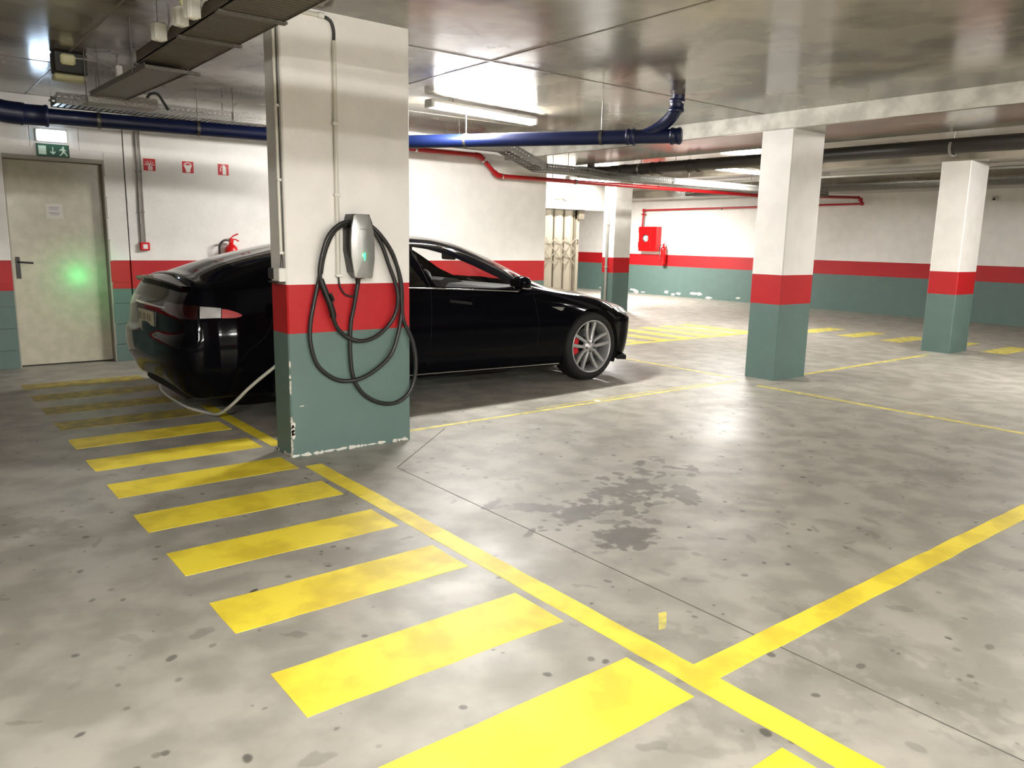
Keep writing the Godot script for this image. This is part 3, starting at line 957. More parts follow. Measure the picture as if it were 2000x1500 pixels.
	# white junction boxes beside the tray
	var boxes := [[Vector3(1.331, 2.475, -4.75), "white junction box hanging lowest beside the overhead cable tray"], [Vector3(1.345, 2.487, -4.4), "white junction box in the middle of the three beside the overhead tray"], [Vector3(1.328, 2.472, -4.15), "white junction box nearest the viewer beside the overhead cable tray"]]
	for i in 3:
		t = thing("junction_box", boxes[i][1], "junction box", boxes[i][0] - Vector3(0.06, 0, 0), 0.35, "white junction boxes beside the overhead tray")
		obj("case", MB.new().use("white_plastic").box(Vector3(-0.032, -0.046, -0.03), Vector3(0.032, 0.046, 0.02), 0.008), t)
		obj("cover", MB.new().use("white_plastic").box(Vector3(-0.030, -0.044, 0.021), Vector3(0.030, 0.044, 0.031), 0.006), t)
		obj("gland", MB.new().use("conduit_grey").lathe([Vector2(0.0, 0.0), Vector2(0.012, 0.0), Vector2(0.012, 0.0), Vector2(0.012, 0.016), Vector2(0.012, 0.016), Vector2(0.0, 0.016)], Vector3(0.032, 0.01, 0), Vector3.RIGHT, 10), t)
		obj("cable", MB.new().use("white_plastic").tube(curve([Vector3(0.045, 0.01, 0), Vector3(0.065, 0.045, 0), Vector3(0.085, 0.06, 0), Vector3(0.10, 0.03, 0), Vector3(0.105, -0.02, 0)], 0.01), 0.007, 8), t)
	t = thing("conduit", "cream cable run on the ceiling above the white junction boxes", "cable", Vector3(1.2, CEIL - 0.012, -4.2))
	obj("cable", MB.new().use("cream_plastic").tube(curve([Vector3(-0.35, 0, 0.5), Vector3(-0.05, 0, 0.2), Vector3(0.04, -0.06, -0.12), Vector3(0.1, -0.17, -0.2)], 0.03), 0.013, 8), t)

	# unlit emergency lamp on the ceiling, with its box and cable
	t = thing("emergency_lamp", "dark unlit emergency lamp on the ceiling above the door", "emergency lamp", Vector3(1.22, CEIL, -7.02))
	obj("case", MB.new().use("dark_box").box(Vector3(-0.115, -0.16, -0.09), Vector3(0.115, 0.0, 0.06), 0.012), t)
	obj("rim", MB.new().use("cream_plastic").box(Vector3(-0.115, -0.205, -0.085), Vector3(0.10, -0.162, 0.055), 0.01), t)
	obj("connection_box", MB.new().use("cream_plastic").box(Vector3(-0.075, -0.105, 0.061), Vector3(0.025, -0.028, 0.12), 0.014), t)
	obj("cable", MB.new().use("conduit_grey").tube(curve([Vector3(0.025, -0.05, 0.09), Vector3(0.12, -0.045, 0.08), Vector3(0.22, -0.05, 0.06), Vector3(0.275, -0.075, 0.09), Vector3(0.288, -0.11, 0.10)], 0.02), 0.008, 8), t)
	t = thing("junction_box", "small pale junction box between the unlit emergency lamp and the tray cover", "junction box", Vector3(1.535, 2.62, -6.9))
	obj("case", MB.new().use("white_plastic").box(Vector3(-0.024, -0.045, -0.03), Vector3(0.024, 0.045, 0.02), 0.008), t)
	obj("cover", MB.new().use("white_plastic").box(Vector3(-0.021, -0.042, 0.021), Vector3(0.021, 0.042, 0.028), 0.005), t)
	obj("stem", MB.new().use("conduit_grey").tube([Vector3(0, 0.045, 0), Vector3(0, 0.11, 0)], 0.009, 8), t)

# ------------------------------------------------------------------ on the back wall
func pic_mats() -> void:
	var W := Color(0.93, 0.93, 0.90)
	var R := Color(0.74, 0.07, 0.11)
	var fr := func(shapes: Array) -> Array:
		return [[R, rect(0.045, 0.045, 0.955, 0.955)]] + shapes
	var rays := []
	for a in [-72, -45, -18, 18, 45, 72]:
		var d := Vector2(sin(deg_to_rad(a)), -cos(deg_to_rad(a)))
		rays.append([W, bar(Vector2(0.5, 0.60) + d * 0.14, Vector2(0.5, 0.60) + d * 0.42, 0.045)])
	rays.append([W, rect(0.40, 0.62, 0.72, 0.90)])
	rays.append([R, disc(Vector2(0.56, 0.76), 0.08, 0.08)])
	rays.append([W, disc(Vector2(0.56, 0.76), 0.045, 0.045)])
	rays.append([W, bar(Vector2(0.48, 0.44), Vector2(0.52, 0.60), 0.10)])
	print_mat("sign_alarm", picture(128, 128, W, fr.call(rays)))
	var bucket := [[W, [Vector2(0.24, 0.26), Vector2(0.76, 0.26), Vector2(0.66, 0.90), Vector2(0.36, 0.90)]], [W, disc(Vector2(0.5, 0.26), 0.27, 0.13)], [R, disc(Vector2(0.5, 0.27), 0.20, 0.075)], [W, bar(Vector2(0.18, 0.30), Vector2(0.30, 0.58), 0.05)], [W, bar(Vector2(0.82, 0.30), Vector2(0.70, 0.58), 0.05)]]
	print_mat("sign_bucket", picture(128, 128, W, fr.call(bucket)))
	var ext := [[W, rect(0.44, 0.34, 0.74, 0.90)], [W, disc(Vector2(0.59, 0.34), 0.15, 0.10)], [W, rect(0.53, 0.16, 0.65, 0.30)], [W, bar(Vector2(0.62, 0.16), Vector2(0.40, 0.12), 0.06)], [W, bar(Vector2(0.53, 0.24), Vector2(0.34, 0.28), 0.05)], [W, bar(Vector2(0.34, 0.26), Vector2(0.27, 0.46), 0.05)], [W, bar(Vector2(0.27, 0.44), Vector2(0.29, 0.66), 0.07)]]
	print_mat("sign_extinguisher", picture(128, 128, W, fr.call(ext)))
	var G := Color(0.03, 0.30, 0.20)
	var C := Color(0.80, 0.89, 0.80)
	var ex := [[G, rect(0.02, 0.04, 0.98, 0.96)], [C, rect(0.07, 0.16, 0.30, 0.84)]]
	ex += [[C, bar(Vector2(0.50, 0.22), Vector2(0.50, 0.66), 0.035)], [C, [Vector2(0.42, 0.52), Vector2(0.50, 0.66), Vector2(0.58, 0.52), Vector2(0.58, 0.64), Vector2(0.50, 0.80), Vector2(0.42, 0.64)]]]
	ex += [[C, disc(Vector2(0.82, 0.20), 0.030, 0.07)], [C, [Vector2(0.76, 0.28), Vector2(0.84, 0.28), Vector2(0.86, 0.55), Vector2(0.78, 0.58)]], [C, [Vector2(0.77, 0.30), Vector2(0.69, 0.42), Vector2(0.71, 0.50), Vector2(0.80, 0.38)]], [C, [Vector2(0.84, 0.30), Vector2(0.91, 0.44), Vector2(0.89, 0.50), Vector2(0.82, 0.40)]], [C, [Vector2(0.79, 0.52), Vector2(0.86, 0.52), Vector2(0.92, 0.70), Vector2(0.95, 0.86), Vector2(0.90, 0.86), Vector2(0.87, 0.74)]], [C, [Vector2(0.78, 0.54), Vector2(0.85, 0.56), Vector2(0.79, 0.72), Vector2(0.72, 0.88), Vector2(0.69, 0.80), Vector2(0.75, 0.68)]]]
	print_mat("sign_exit", picture(256, 110, Color(0.05, 0.2, 0.14), ex))
	var ink := Color(0.66, 0.65, 0.70)
	print_mat("notice", picture(128, 128, Color(0.82, 0.815, 0.78), [[ink, rect(0.20, 0.22, 0.78, 0.30)], [ink, rect(0.24, 0.34, 0.70, 0.40)], [ink, rect(0.20, 0.58, 0.80, 0.66)], [ink, rect(0.28, 0.70, 0.74, 0.76)]]), 0.6)
	var pl := []
	for x in [0.10, 0.20, 0.36, 0.46, 0.62, 0.74]: pl.append([Color(0.33, 0.31, 0.22), rect(x, 0.26, x + 0.06, 0.76)])
	pl.append([Color(0.24, 0.30, 0.52), rect(0.0, 0.0, 0.06, 1.0)])
	print_mat("plate", picture(160, 48, Color(0.72, 0.70, 0.58), pl))

func extinguisher(at: Vector3, facing: float, label: String) -> void:
	var t := thing("fire_extinguisher", label, "fire extinguisher", at, facing)
	obj("cylinder", MB.new().use("fire_red").lathe([Vector2(0.0, 0.0), Vector2(0.070, 0.0), Vector2(0.076, 0.012), Vector2(0.076, 0.40), Vector2(0.070, 0.435), Vector2(0.052, 0.462), Vector2(0.026, 0.478), Vector2(0.022, 0.50), Vector2(0.0, 0.50)], Vector3.ZERO, Vector3.UP, 24), t)
	obj("label", MB.new().use("sign_white").lathe([Vector2(0.0768, 0.15), Vector2(0.0768, 0.30)], Vector3.ZERO, Vector3.UP, 12, -0.2, 2.2), t)
	obj("valve", MB.new().use("fire_red").box(Vector3(-0.022, 0.495, -0.018), Vector3(0.026, 0.545, 0.018), 0.006), t)
	obj("lever", MB.new().use("fire_red").tube(curve([Vector3(-0.01, 0.54, 0), Vector3(0.03, 0.575, 0), Vector3(0.085, 0.598, 0)], 0.02), 0.008, 8), t)
	obj("carry_handle", MB.new().use("fire_red").tube(curve([Vector3(0.01, 0.535, 0), Vector3(0.05, 0.535, 0), Vector3(0.09, 0.515, 0)], 0.02), 0.008, 8), t)
	obj("hose", MB.new().use("cable_black").tube(curve([Vector3(-0.02, 0.52, 0.0), Vector3(-0.08, 0.52, 0.0), Vector3(-0.13, 0.47, 0.0), Vector3(-0.135, 0.36, 0.0), Vector3(-0.11, 0.22, 0.01), Vector3(-0.085, 0.14, 0.02)], 0.02), 0.011, 10), t)
	obj("wall_hook", MB.new().use("steel_rod").box(Vector3(-0.02, 0.42, -0.11), Vector3(0.02, 0.46, -0.07), 0.004), t)

func build_back_wall() -> void:
	pic_mats()
	# steel door set back in the blockwork
	var d := Node3D.new()
	d.name = "door_1"
	add_child(d)
	struct_(d)
	obj("leaf", MB.new().use("door_paint").box(Vector3(0.985, 0.012, -9.555), Vector3(1.862, 2.105, -9.505), 0.003), d)
	var fm := MB.new().use("door_frame")
	fm.box(Vector3(0.94, 0, -9.57), Vector3(0.982, 2.125, -9.40), 0.003)
	fm.box(Vector3(1.865, 0, -9.57), Vector3(1.90, 2.125, -9.392), 0.003)
	fm.box(Vector3(0.94, 2.108, -9.57), Vector3(1.90, 2.15, -9.395), 0.003)
	obj("frame", fm, d)
	obj("threshold", MB.new().use("dark_box").box(Vector3(0.985, 0.0005, -9.545), Vector3(1.862, 0.009, -9.50), 0.001), d)
	var hd := obj("handle", MB.new().use("black_plastic").box(Vector3(1.018, 0.915, -9.503), Vector3(1.058, 1.135, -9.494), 0.003), d)
	obj("lever", MB.new().use("black_plastic").tube(bent([Vector3(1.038, 1.085, -9.495), Vector3(1.038, 1.085, -9.455), Vector3(1.17, 1.075, -9.452)], 0.015), 0.0095, 10), hd)
	struct_(slab("wall_behind_door", Vector3(0.9, 0, -9.637), Vector3(1.93, 2.2, -9.575), "white_paint"))
	tag(board("notice", 1.325, 1.53, 1.485, 1.682, -9.5045, 0.001, "sign_white", "notice"), "white paper notice taped to the grey steel door", "notice")
	# exit sign with its lamp
	var t := thing("exit_lamp", "lit rectangular emergency lamp above the green exit sign", "emergency lamp", Vector3(1.415, 2.35, BACK))
	obj("case", MB.new().use("white_plastic").box(Vector3(-0.14, -0.062, 0.0), Vector3(0.14, 0.062, 0.025), 0.006), t)
	obj("lens", MB.new().use("exit_glow").box(Vector3(-0.132, -0.055, 0.025), Vector3(0.132, 0.055, 0.05), 0.012), t)
	var l := AreaLight3D.new()
	l.name = "exit_light"
	l.area_size = Vector2(0.25, 0.1)
	l.light_color = Color(0.78, 0.88, 1.0)
	l.light_energy = 0.10
	l.area_range = 20.0
	l.area_attenuation = 2.0
	l.shadow_enabled = true
	l.position = Vector3(0, 0, 0.056)
	l.rotation.y = PI
	t.add_child(l)
	tag(board("exit_sign", 1.27, 2.142, 1.566, 2.270, BACK, 0.012, "sign_white", "sign_exit"), "green emergency exit sign with a running figure and a down arrow", "sign")
	tag(board("fire_sign", 2.264, 2.064, 2.402, 2.206, BACK, 0.003, "sign_white", "sign_alarm"), "red square sign showing an alarm button with rays, leftmost of three", "sign", "red fire signs on the back wall")
	tag(board("fire_sign", 2.668, 2.066, 2.806, 2.206, BACK, 0.003, "sign_white", "sign_bucket"), "red square sign showing a white bucket shape, middle of three", "sign", "red fire signs on the back wall")
	tag(board("fire_sign", 3.061, 2.068, 3.197, 2.206, BACK, 0.003, "sign_white", "sign_extinguisher"), "red square sign showing a white fire extinguisher, rightmost of three", "sign", "red fire signs on the back wall")
	# call point with two conduits down to it
	t = thing("fire_alarm_button", "small red fire alarm call point at the foot of two thin conduits", "fire alarm", Vector3(2.228, 1.258, BACK))
	obj("case", MB.new().use("fire_red").box(Vector3(-0.049, -0.044, 0), Vector3(0.049, 0.044, 0.055), 0.006), t)
	obj("glass", MB.new().use("sign_white").box(Vector3(-0.022, -0.026, 0.0555), Vector3(0.024, 0.022, 0.058), 0.001), t)
	for s in [[2.203, 0.012, "thick grey conduit dropping from the tray to the red call point"], [2.240, 0.007, "thin grey conduit beside the thicker one above the red call point"]]:
		t = thing("conduit", s[2], "conduit", Vector3(s[0], 1.302, BACK + 0.016))
		obj("tube", MB.new().use("conduit_grey").tube([Vector3.ZERO, Vector3(0, CEIL - 1.302, 0)], s[1], 10), t)
		for y in [0.32, 0.75]: obj("clip", MB.new().use("conduit_grey").box(Vector3(-s[1] - 0.006, y, -0.016), Vector3(s[1] + 0.006, y + 0.014, s[1] + 0.003), 0.003), t)
	extinguisher(Vector3(3.145, 0.815, BACK + 0.115), 0.0, "red fire extinguisher hung on the back wall, half hidden by the car")
	# folding lattice gate in the opening
	t = thing("folding_gate", "closed cream folding lattice gate in the opening at the end of the back wall", "gate", Vector3(10.40, 0, -12.2))
	var n := 3
	for i in n:
		var x0 := 0.02 + i * 0.275
		var mb := MB.new().use("gate_paint")
		mb.extrude([Vector2(x0, -0.03), Vector2(x0 + 0.125, 0.035), Vector2(x0 + 0.25, -0.03), Vector2(x0 + 0.25, -0.034), Vector2(x0 + 0.125, 0.031), Vector2(x0, -0.034)], Vector3(0, 0.04, 0), Vector3.RIGHT, Vector3.BACK, Vector3(0, 1.99, 0))
		obj("panel", mb, t)
	for i in n + 1:
		obj("upright", MB.new().use("gate_edge").box(Vector3(i * 0.275, 0.02, -0.045), Vector3(i * 0.275 + 0.022, 2.045, 0.0), 0.003), t)
	for i in n:
		var x0 := 0.011 + i * 0.275
		for y in [0.92]:
			for k in 2:
				for dirn in [1.0, -1.0]:
					var ya: float = y + k * 0.28
					var mb := MB.new().use("gate_lattice")
					beam(mb, Vector3(x0, ya if dirn > 0 else ya + 0.28, 0.042), Vector3(x0 + 0.275, ya + 0.28 if dirn > 0 else ya, 0.042), 0.003, 0.011)
					obj("lattice_bar", mb, t)
	obj("lock_post", MB.new().use("gate_paint").box(Vector3(0.86, 0.02, -0.05), Vector3(0.935, 2.045, 0.04), 0.006), t)
	obj("handle", MB.new().use("steel_rod").tube(bent([Vector3(0.875, 1.45, 0.04), Vector3(0.875, 1.45, 0.075), Vector3(0.875, 1.36, 0.075), Vector3(0.875, 1.36, 0.04)], 0.02), 0.008, 8), t)
	obj("top_box", MB.new().use("gate_edge").box(Vector3(0.86, 1.86, -0.04), Vector3(1.02, 2.045, 0.10), 0.006), t)
	t = thing("conduit", "short grey conduit across the lintel above the folding gate", "conduit", Vector3(10.6, 2.24, -11.985))
	obj("tube", MB.new().use("gate_edge").tube([Vector3(-0.1, -0.01, 0), Vector3(0.42, 0.035, 0)], 0.014, 8), t)
	obj("joint_box", MB.new().use("conduit_grey").box(Vector3(0.12, -0.03, -0.015), Vector3(0.22, 0.04, 0.03), 0.006), t)
	# hose cabinet and extinguisher on the far wall
	t = thing("hose_cabinet", "red wall cabinet with a round window for a fire hose on the far wall", "fire hose cabinet", Vector3(FAR, 1.52, -14.98), -PI / 2)
	obj("case", MB.new().use("fire_red").box(Vector3(-0.30, -0.335, 0.0), Vector3(0.36, 0.335, 0.20), 0.012), t)
	var door := obj("door_panel", MB.new().use("fire_red").box(Vector3(-0.22, -0.27, 0.2005), Vector3(0.16, 0.27, 0.215), 0.006), t)
	obj("porthole", MB.new().use("chrome").lathe([Vector2(0.075, 0.0), Vector2(0.105, 0.0), Vector2(0.105, 0.0), Vector2(0.105, 0.012), Vector2(0.075, 0.012)], Vector3(-0.02, 0.02, 0.2155), Vector3.BACK, 20), door)
	obj("emblem", MB.new().use("sign_white").lathe([Vector2(0.0, 0.004), Vector2(0.075, 0.004)], Vector3(-0.02, 0.02, 0.2155), Vector3.BACK, 20), door)
	for y in [0.16, -0.16]: obj("wall_bracket", MB.new().use("fire_red").box(Vector3(-0.37, y - 0.08 if y < 0 else y, 0.0), Vector3(-0.305, y + 0.16 if y > 0 else y + 0.08, 0.14), 0.008), t)
	extinguisher(Vector3(FAR - 0.115, 0.85, -14.42), -PI / 2, "red fire extinguisher on the far wall beside the hose cabinet")
	# bare patches low on the far wall
	var rng := RandomNumberGenerator.new()
	rng.seed = 5
	var cb := MB.new()
	for z in [-15.6, -15.45, -15.2, -14.35, -14.1, -13.9, -13.4, -13.2, -12.9, -12.0, -16.9, -16.8]:
		ragged(cb, "plaster_chip", Vector3(FAR + 0.001, rng.randf_range(0.03, 0.14), z), Vector3.BACK, Vector3.UP, Vector3.LEFT, rng.randf_range(0.05, 0.16), rng.randf_range(0.02, 0.05), rng, 0.004)
	var co := obj("plaster_chip", cb, get_node("wall_far"))
	co.set_meta("kind", "stuff")
	# conduit on the rear pillar
	t = thing("conduit", "grey conduit running down the rear pillar beside the gate", "conduit", Vector3(11.47, 0, -11.47))
	obj("tube", MB.new().use("conduit_grey").tube([Vector3(0, 0.0, 0), Vector3(0, 2.40, 0)], 0.028, 12), t)
	for y in [0.9, 1.75]: obj("clip", MB.new().use("conduit_grey").box(Vector3(-0.03, y, -0.034), Vector3(0.03, y + 0.02, 0.034), 0.004), t)

# ------------------------------------------------------------------ charger and fittings of the near pillar
func build_charger() -> void:
	# wall charger: black tapered body, silver face, light, and the coiled cable with its connector
	var o := Vector3(2.37, 1.34, -4.66)
	var t := thing("wall_charger", "silver and black car charger with its black cable coiled over it on the near pillar", "charger", o)
	var R3 := Vector3.RIGHT
	var back := [Vector2(-0.058, 0.205), Vector2(0.050, 0.205), Vector2(0.072, 0.15), Vector2(0.078, 0.0), Vector2(0.055, -0.14), Vector2(0.020, -0.195), Vector2(-0.020, -0.20), Vector2(-0.055, -0.16), Vector2(-0.080, -0.02), Vector2(-0.078, 0.14)]
	var body := MB.new().use("charger_black")
	body.extrude(back, Vector3.ZERO, R3, Vector3.UP, Vector3(0, 0, 0.115))
	obj("body", body, t)
	var face := [Vector2(-0.062, 0.196), Vector2(-0.050, 0.203), Vector2(0.032, 0.203), Vector2(0.046, 0.194), Vector2(0.072, 0.10), Vector2(0.080, 0.02), Vector2(0.078, -0.08), Vector2(0.062, -0.188), Vector2(0.050, -0.196), Vector2(-0.055, -0.190), Vector2(-0.062, -0.182), Vector2(-0.082, -0.06), Vector2(-0.084, 0.04), Vector2(-0.078, 0.12)]
	# gently bulged plate: rings pulled in towards the middle
	var mb := MB.new().use("charger_silver")
	var rings := []
	for k in 6:
		var s := 1.0 - k * 0.17
		var ring := []
		for p in face:
			ring.append(Vector3(p.x * s - 0.003 * (1.0 - s), p.y * (1.0 - k * 0.13) , 0.128 + 0.016 * (1.0 - pow(s, 2.0))))
		rings.append(ring)
	mb.group = 3
	for k in 5:
		for i in face.size():
			var j := (i + 1) % face.size()
			mb.quad(rings[k][i], rings[k][j], rings[k + 1][j], rings[k + 1][i], Vector3(0, 0, 1))
	mb.poly(rings[5], Vector3.BACK)
	mb.group = -1
	for i in face.size():
		var j := (i + 1) % face.size()
		var a: Vector2 = face[i]
		var b: Vector2 = face[j]
		var m2 := (a + b) * 0.5
		mb.quad(rings[0][i], rings[0][j], Vector3(b.x * 0.985, b.y * 0.985, 0.113), Vector3(a.x * 0.985, a.y * 0.985, 0.113), Vector3(m2.x, m2.y, 0))
	var plate := obj("face_plate", mb, t)
	obj("status_light", MB.new().use("green_glow").box(Vector3(-0.0045, -0.082, 0.139), Vector3(0.002, -0.032, 0.1475), 0.002), plate)
	var mark := MB.new().use("charger_mark")
	for i in 5: mark.box(Vector3(-0.028 + i * 0.012, 0.108, 0.1405), Vector3(-0.021 + i * 0.012, 0.117, 0.1432), 0.0005)
	obj("lettering", mark, plate)
	var gl := OmniLight3D.new()
	gl.name = "status_glow"
	gl.light_color = Color(0.15, 1.0, 0.55)
	gl.light_energy = 0.0006
	gl.light_size = 0.01
	gl.omni_range = 3.0
	gl.omni_attenuation = 2.0
	gl.shadow_enabled = true
	gl.position = Vector3(-0.001, -0.05, 0.158)
	t.add_child(gl)
	# spigot and coiled cable
	obj("cable_gland", MB.new().use("charger_black").tube([Vector3(-0.005, -0.18, 0.05), Vector3(-0.002, -0.235, 0.05)], [0.022, 0.014], 12), t)
	var W := func(px: float, py: float, z: float) -> Vector3:
		# millimetres on the pillar face, seen from the charger's middle
		return Vector3(px * 0.001, py * 0.001, z)
	var cable := [[1, -207, 0.050], [-16, -302, 0.045], [-31, -401, 0.035], [-49, -491, 0.030], [-55, -686, 0.028], [-32, -858, 0.028], [45, -973, 0.028], [171, -1043, 0.028], [297, -1050, 0.030], [396, -976, 0.035], [435, -820, 0.040], [410, -639, 0.042], [336, -484, 0.045], [318, -362, 0.050], [312, -258, 0.055], [283, -139, 0.065], [229, -22, 0.075], [144, 82, 0.080], [76, 139, 0.070], [2, 156, 0.060], [-67, 157, 0.055], [-153, 104, 0.050], [-204, 21, 0.045], [-235, -74, 0.040], [-260, -185, 0.035], [-292, -318, 0.030], [-326, -478, 0.028], [-329, -594, 0.028], [-288, -738, 0.027], [-202, -825, 0.027], [-114, -863, 0.030], [-3, -857, 0.050], [119, -806, 0.050], [235, -715, 0.045], [292, -583, 0.045], [322, -432, 0.042], [325, -283, 0.045], [300, -160, 0.050], [232, -16, 0.055], [155, 76, 0.060], [58, 132, 0.055], [-29, 142, 0.050], [-110, 134, 0.055], [-191, 63, 0.055], [-236, -57, 0.050], [-259, -168, 0.050]]
	var pts := []
	for c in cable: pts.append(W.call(c[0], c[1], c[2]))
	obj("charging_cable", MB.new().use("cable_black").tube(curve(pts, 0.025), 0.0138, 12), t)
	var loop2 := [[-185, -436, 0.055], [-154, -507, 0.045], [-88, -571, 0.040], [0, -605, 0.052], [95, -595, 0.050], [194, -539, 0.045], [262, -456, 0.050], [285, -357, 0.060], [274, -257, 0.060], [216, -112, 0.062], [166, 10, 0.066], [115, 91, 0.066], [45, 138, 0.060], [-39, 161, 0.070], [-131, 139, 0.070], [-208, 69, 0.070], [-250, -41, 0.065], [-270, -152, 0.060], [-263, -209, 0.055]]
	pts = []
	for c in loop2: pts.append(W.call(c[0], c[1], c[2]))
	obj("charging_cable", MB.new().use("cable_black").tube(curve(pts, 0.025), 0.0132, 12), t)
	var con := MB.new().use("black_plastic")
	var grip := []
	for c in [[-263, -203, 0.055], [-248, -247, 0.058], [-226, -305, 0.060], [-203, -364, 0.060], [-186, -417, 0.057], [-182, -443, 0.055]]: grip.append(W.call(c[0], c[1], c[2]))
	con.tube(curve(grip, 0.012), 0.021, 14)
	var hd := obj("connector", con, t)
	con = MB.new().use("black_plastic")
	con.tube([W.call(-212, -290, .084), W.call(-190, -335, .082)], [0.012, 0.008], 10)
	obj("trigger", con, hd)

	# conduit down the front face with its black tail pieces
	t = thing("conduit", "cream conduit down the front of the near pillar, behind the charger cable", "conduit", Vector3(2.248, 1.15, -4.645))
	obj("tube", MB.new().use("conduit_white").tube([Vector3(0, 0, 0), Vector3(0, 1.42, 0)], 0.0135, 12), t)
	for y in [0.0, 0.50, 0.93]: obj("clip", MB.new().use("white_plastic").box(Vector3(-0.02, y, -0.015), Vector3(0.02, y + 0.02, 0.017), 0.004), t)
	obj("upper_cable", MB.new().use("cable_black").tube(curve([Vector3(0, 1.41, 0), Vector3(0, 1.48, 0), Vector3(-0.02, 1.53, 0), Vector3(-0.075, 1.55, 0.0)], 0.015), 0.010, 8), t)
	obj("lower_cable", MB.new().use("cable_black").tube(curve([Vector3(0, 0.01, 0), Vector3(0.01, -0.06, 0), Vector3(0.05, -0.115, 0.0), Vector3(0.105, -0.12, 0.01), Vector3(0.125, -0.06, 0.02), Vector3(0.118, 0.0, 0.03)], 0.015), 0.006, 8), t)
	t = thing("conduit", "white conduit stub along the top of the near pillar beneath the ceiling", "conduit", Vector3(2.0, 2.70, -4.645))
	obj("tube", MB.new().use("conduit_white").tube([Vector3(-0.06, 0, 0), Vector3(0.165, 0, 0)], 0.012, 10), t)
	obj("coupling", MB.new().use("white_plastic").tube([Vector3(0.15, 0, 0), Vector3(0.185, 0, 0)], 0.017, 10), t)
	# conduit on the side face, ending in two bare wires over a socket
	t = thing("conduit", "cream conduit down the left face of the near pillar above a socket", "conduit", Vector3(1.897, 1.29, -4.70))
	obj("tube", MB.new().use("conduit_white").tube([Vector3.ZERO, Vector3(0, 1.33, -0.02)], 0.011, 10), t)
	for y in [0.0, 0.435, 0.865]: obj("clip", MB.new().use("white_plastic").box(Vector3(-0.014, y, -0.02), Vector3(0.012, y + 0.016, 0.016), 0.003), t)
	obj("flat_cable", MB.new().use("dark_box").tube([Vector3(0.010, 0.02, 0.016), Vector3(0.010, 1.33, -0.004)], 0.0022, 6), t)
	for s in [-1.0, 1.0]: obj("wire", MB.new().use("cable_black").tube(curve([Vector3(0, 0.0, 0), Vector3(0.002, -0.03, s * 0.012), Vector3(0, -0.085, s * 0.02)], 0.015), 0.0025, 6), t)
	t = thing("socket", "white power socket with a black plug on the left face of the near pillar", "socket", Vector3(1.91, 1.165, -4.74))
	obj("case", MB.new().use("white_plastic").box(Vector3(-0.045, -0.042, -0.02), Vector3(0, 0.042, 0.075), 0.006), t)
	obj("plug", MB.new().use("black_plastic").box(Vector3(-0.05, -0.03, -0.10), Vector3(-0.008, 0.038, -0.022), 0.008), t)
	obj("shelf", MB.new().use("dark_box").box(Vector3(-0.05, -0.052, -0.09), Vector3(0, -0.043, 0.06), 0.002), t)
	# cable lying behind the car to its charge port
	t = thing("charging_cable", "pale grey charging cable drooping from behind the near pillar to the floor behind the car", "cable", Vector3(1.9, 0, -6.0))
	var q := []
	for p in [Vector3(2.35, 1.0, -5.055), Vector3(2.33, 0.85, -5.075), Vector3(2.22, 0.66, -5.15), Vector3(2.06, 0.49, -5.30), Vector3(1.96, 0.33, -5.50), Vector3(1.90, 0.17, -5.72), Vector3(1.88, 0.05, -5.98), Vector3(1.87, 0.014, -6.2), Vector3(1.80, 0.013, -6.5), Vector3(1.79, 0.013, -6.8), Vector3(1.80, 0.013, -7.15), Vector3(1.84, 0.02, -7.5), Vector3(1.92, 0.10, -7.74), Vector3(1.93, 0.42, -7.86), Vector3(1.90, 0.72, -7.84), Vector3(1.872, 0.81, -7.70)]:
		q.append(p - t.position)
	obj("cable", MB.new().use("cable_white").tube(curve(q, 0.04), 0.012, 12), t)
	obj("plug", MB.new().use("black_plastic").tube([Vector3(1.86, 0.80, -7.73) - t.position, Vector3(1.875, 0.825, -7.625) - t.position], [0.017, 0.024], 12), t)
	obj("wall_box", MB.new().use("black_plastic").box(Vector3(2.29, 0.98, -5.10) - t.position, Vector3(2.41, 1.20, -5.036) - t.position, 0.01), t)

# ------------------------------------------------------------------ the car
# smooth curve through (u, value) pairs
func tab(t: Array, u: float) -> float:
	var n := t.size()
	if u <= t[0][0]: return t[0][1]
	if u >= t[n - 1][0]: return t[n - 1][1]
	var i := 0
	while u > t[i + 1][0]: i += 1
	var x0: float = t[i][0]
	var x1: float = t[i + 1][0]
	var h := x1 - x0
	var d: float = (t[i + 1][1] - t[i][1]) / h
	var m0 := d
	var m1 := d
	if i > 0: m0 = slope(t, i)
	if i < n - 2: m1 = slope(t, i + 1)
	var s := (u - x0) / h
	return t[i][1] * (1 + 2 * s) * (1 - s) * (1 - s) + m0 * h * s * (1 - s) * (1 - s) + t[i + 1][1] * s * s * (3 - 2 * s) - m1 * h * s * s * (1 - s)

func slope(t: Array, i: int) -> float:
	var a: float = (t[i][1] - t[i - 1][1]) / (t[i][0] - t[i - 1][0])
	var b: float = (t[i + 1][1] - t[i][1]) / (t[i + 1][0] - t[i][0])
	return 0.0 if a * b <= 0.0 else 2.0 * a * b / (a + b)

